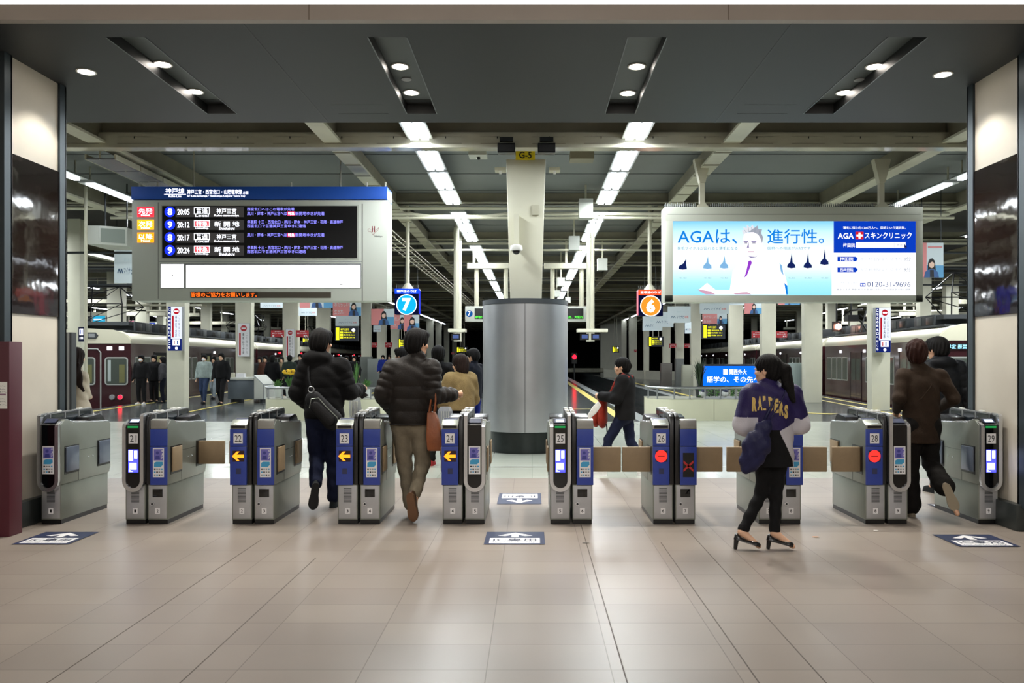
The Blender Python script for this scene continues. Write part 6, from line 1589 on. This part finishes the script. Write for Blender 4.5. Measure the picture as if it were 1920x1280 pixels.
# woman with the red backpack, walking left
t, j, jk = human('woman in a black jacket and jeans walking left with a red backpack', 1172, 10.2, 1.5, 1.2, dict(
    head=(.0, .05, 1.39), ell=(-.2, .06, 1.0), wrl=(-.14, .27, 1.02), elr=(.2, .0, 1.0), wrr=(.15, .24, 1.0),
    knl=(-.08, .2, .46), anl=(-.09, .27, .09), tol=(-.1, .44, .015), knr=(.08, -.05, .43), anr=(.08, -.3, .12), tor=(.09, -.14, .015)),
    BLK, DEN, cloth('shoe_white', '#c9c9c6', .6), 'bun', HAIRB, SKIN2, look=.25, topt=.04, hem=.72, bott=.01, slim=.95, sole=NOW)
REDB = cloth('red_bag', '#8d2a1b', .6)
bag = thing('backpack', 'red backpack worn on the front of the woman in the black jacket', 'backpack', (t.location.x, t.location.y, 0), rz=1.2)
S = SDF(.009); S.cone((-.03, .29, .92), (-.03, .29, .72), .11, .12, .5, k=.03); V, Q = S.mesh(); mkmesh('bag_body', V, Q, [REDB], bag)
S = SDF(.009); S.cone((-.03, .38, .80), (-.03, .38, .70), .08, .09, .5, k=.02); V, Q = S.mesh(); mkmesh('front_pocket', V, Q, [REDB], bag)
for s in (-1, 1):
    m = MB(); m.tube([(s*.08, .2, 1.0), (s*.09, .13, 1.15), (s*.095, .08, 1.25), (s*.1, 0, 1.30), (s*.1, -.08, 1.26)], .016, REDB, 6); m.build('strap', bag, smooth=50)
m = MB(); m.tube([(.07, .2, .66), (.1, .22, .57), (.07, .25, .48)], .009, BLK, 5); m.tube([(-.1, .22, .66), (.07, .25, .48)], .009, BLK, 5); m.build('loose_strap', bag)
m = MB(); D = 10.0
pts = [(1122, 752), (1128, 760), (1118, 775), (1106, 785), (1097, 797), (1094, 794), (1102, 778), (1112, 762)]
m.prism([(wx(a, D), wz(b, D)) for a, b in pts], 'y', D, D+.05, cloth('white_bag', '#cfd0cc', .5)); m.build('paper_bag', label='crumpled white bag held in front by the woman with the red backpack', cat='bag', bevel=.012, fix=True)
# group behind gate 24
TANJ = cloth('tan_fleece', '#7d6c49', .95, bump=.6)
human('woman with shoulder-length brown hair in a tan fleece jacket', 863, 9.7, 1.53, .8, dict(ell=(-.2, .08, .98), wrl=(-.08, .28, 1.02), elr=(.22, .03, 1.0), wrr=(.16, .25, 1.03)), TANJ, BLK, BLK, 'bob', HAIRD, SKIN2, look=.15, collar='high', topt=.05, hem=.875, tilt=-.1)
human('young man in a dark navy jacket facing left beside the steel cylinder', 888, 13.95, 1.65, 1.1, dict(), NAVYC, cloth('blue_trouser', '#1b2a86'), BLK, 'short', HAIRB, topt=.03, hem=.8, res=.01, tilt=-.15)
human('man in a black jacket seen from behind, standing beyond the tan fleece woman', 822, 11.2, 1.66, -.1, dict(), BLK, BLK, cloth('red_shoe', '#a02a30'), 'short', HAIRB, topt=.045, hem=.85, res=.01)
human('man facing left whose head shows behind the shoulder of the brown puffer jacket', 754, 12.2, 1.65, 1.3, dict(), cloth('brown_dull', '#3b352d'), BLK, BLK, 'short', HAIRB, topt=.03, res=.01)
PLA = mat('clear_plastic', '#9aa0a8', .15, alpha=.55)
def plastic(px, py0, py1, w_, D, label, dark):
    m = MB(); X = wx(px, D); z0, z1 = wz(py1, D), wz(py0, D); n = 18; vs = []
    for z, r in ((z0, .5), (z0+(z1-z0)*.5, .62), (z1-.05, .55), (z1, .4)):
        for i in range(n):
            a = 2*math.pi*i/n; q = 1+.14*(i % 2); vs.append((X+math.cos(a)*w_*r*q, D+math.sin(a)*w_*r*.6*q, z))
    m.add(vs, [(k*n+i, k*n+(i+1) % n, (k+1)*n+(i+1) % n, (k+1)*n+i) for k in range(3) for i in range(n)]+[tuple(range(n)), tuple(range(3*n, 4*n))], PLA)
    t = thing('plastic_bag', label, 'bag'); m.build('film', t, fix=True)
    m = MB(); m.lathe([(w_*.28, z0+.01), (w_*.36, (z0+z1)/2), (w_*.26, z1-.08)], dark, 10, (X, D), .5)
    for i in range(5):
        a = -1.9+i*.18*3.14/2*.5; m.tube([(X-w_*.3+i*w_*.14, D-w_*.36, z0+.03), (X-w_*.28+i*w_*.15, D-w_*.36, z1-.05)], .004, LGREY, 4)
    m.build('contents', t)
plastic(666, 743, 792, .10, 8.75, 'clear plastic bag with dark contents right of the sling bag man', mat('contents_dark', '#3a4354', .6))
plastic(835, 762, 832, .14, 9.3, 'clear plastic bag with pale stripes left of gate 24', mat('contents_grey', '#6f7884', .6))
m = MB(); S = SDF(.012); D = 10.2; S.ell((0, 0, 0), (.13, .08, .035), None, .02).ell((.06, 0, .03), (.06, .06, .03), None, .02).ell((-.05, .0, .02), (.07, .05, .03), None, .02)
V, Q = S.mesh(lambda Fd, X, Y, Z: Fd+.006*np.sin(X*60+Y*50)); o = mkmesh('folded_cloth', V, Q, [cloth('pale_blue', '#9fb3b4', .7)], None); o.location = (wx(824, D), D, wz(722, D)); tag(o, 'pale blue folded cloth bundle held before the tan fleece woman', 'cloth')
m = MB(); m.prism([(0, 0), (.1, -.07), (.03, -.11), (-.06, -.03)], 'y', -.02, .02, BLACK); m.build('folder', loc=(wx(672, 8.25), 8.3, wz(728, 8.3)), label='dark folded item held in the right hand of the sling bag man', cat='folder', fix=True, bevel=.004)
# woman with long wavy hair in a cream dress, behind the left pillar
CRM = cloth('cream_dress', '#bdb3a0', .8, var=.06)
human('woman with long brown wavy hair in a cream dress behind the left pillar', 144, 10.4, 1.62, 0, dict(shr=(.09, 0, 1.27), shl=(-.11, 0, 1.27), elr=(.10, .05, 1.03), wrr=(.05, .2, 1.0)), CRM, CRM, BLK, 'long', HAIRD, SKIN2, topt=.012, hem=.9, slim=.85, skirt=(.10, 0, .5, .27), res=.009)

# ------------------------------------------------------------------ far passengers on the platforms
GRH = cloth('grey_hoodie', '#8d9a96'); GRN = cloth('dark_green', '#26302a'); BLJ = cloth('blue_jacket', '#1c2f86'); GRC = cloth('grey_coat', '#3c3b3e'); BGC = cloth('beige_coat', '#7a6c54'); JEA = cloth('jeans', '#2c3a55'); SHW = cloth('shoe_white', '#c9c9c6')
PI = math.pi
walk = dict(knl=(-.09, .16, .48), anl=(-.09, .2, .10), tol=(-.1, .38, .02), knr=(.09, .02, .47), anr=(.09, -.2, .12), tor=(.1, -.03, .02))
far = [
 ('passenger in a black zip jacket and white mask standing by the left train door', 265, 26.0, 1.60, PI, {}, BLK, BLK, SHW, 'short', True),
 ('dark figure with a pale shoulder bag boarding the left train', 305, 26.8, 1.55, 1.9, {}, GRC, NAVYC, BLK, 'bob', False),
 ('passenger in a black coat standing inside the second open train door', 289, 27.2, 1.6, PI, {}, BLK, BLK, BLK, 'short', False),
 ('passenger in a light grey hoodie and white mask walking towards the gates', 383, 26.4, 1.62, PI, walk, GRH, JEA, BLK, 'short', True),
 ('passenger in a black printed shirt walking beside the light grey hoodie', 415, 25.9, 1.66, PI, walk, BLK, BLK, BLK, 'short', False),
 ('passenger between the light grey hoodie and the black shirt, farther back', 401, 29.5, 1.55, PI, walk, GRC, cloth('pale_jeans', '#8a949a'), BLK, 'bob', False),
 ('passenger in a grey coat right of the grey booth', 487, 30.5, 1.55, PI, {}, GRC, BLK, BLK, 'bob', False),
 ('passenger glimpsed behind the long dark coat, beside the booth', 497, 30, 1.58, PI, {}, cloth('rust', '#5a3a30'), BLK, BLK, 'short', False),
 ('passenger in a long black coat seen from behind near the yellow flowers', 511, 28.7, 1.6, 0, {}, BLK, BLK, BLK, 'bob', False),
 ('passenger in a beige coat next to the dark green jacket', 528, 30.4, 1.56, PI, {}, BGC, BLK, BLK, 'bob', False),
 ('passenger in a dark green jacket above the yellow flowers', 543, 28.4, 1.6, .3, {}, GRN, NAVYC, BLK, 'short', False),
 ('passenger in a black jacket facing the gates left of the sling bag man', 563, 31, 1.66, PI, {}, BLK, BLK, BLK, 'short', False),
 ('bald-looking passenger in black right of the sling bag man', 664, 33, 1.6, PI, {}, BLK, BLK, BLK, 'short', False),
 ('passenger half hidden by the sling bag man, in grey', 650, 34, 1.6, PI, {}, GRC, BLK, BLK, 'short', False),
 ('passenger in a blue jacket standing far down the left platform', 718, 42, 1.66, PI, {}, BLJ, NAVYC, BLK, 'short', False),
 ('passenger in dark clothes right of the blue jacket, far down the platform', 730, 44, 1.68, PI, {}, BLK, BLK, BLK, 'short', False)]
for (lab, px, D, H, rz, J, tp, bt, sh, hr, mk) in far:
    J = {a: tuple(v*H/1.7 for v in b) for a, b in J.items()}
    human(lab, px, D, H, rz, J, tp, bt, sh, hr, HAIRB, SKIN2, res=.022, topt=.035, hem=.72 if 'coat' in lab else .85, mask=mk)
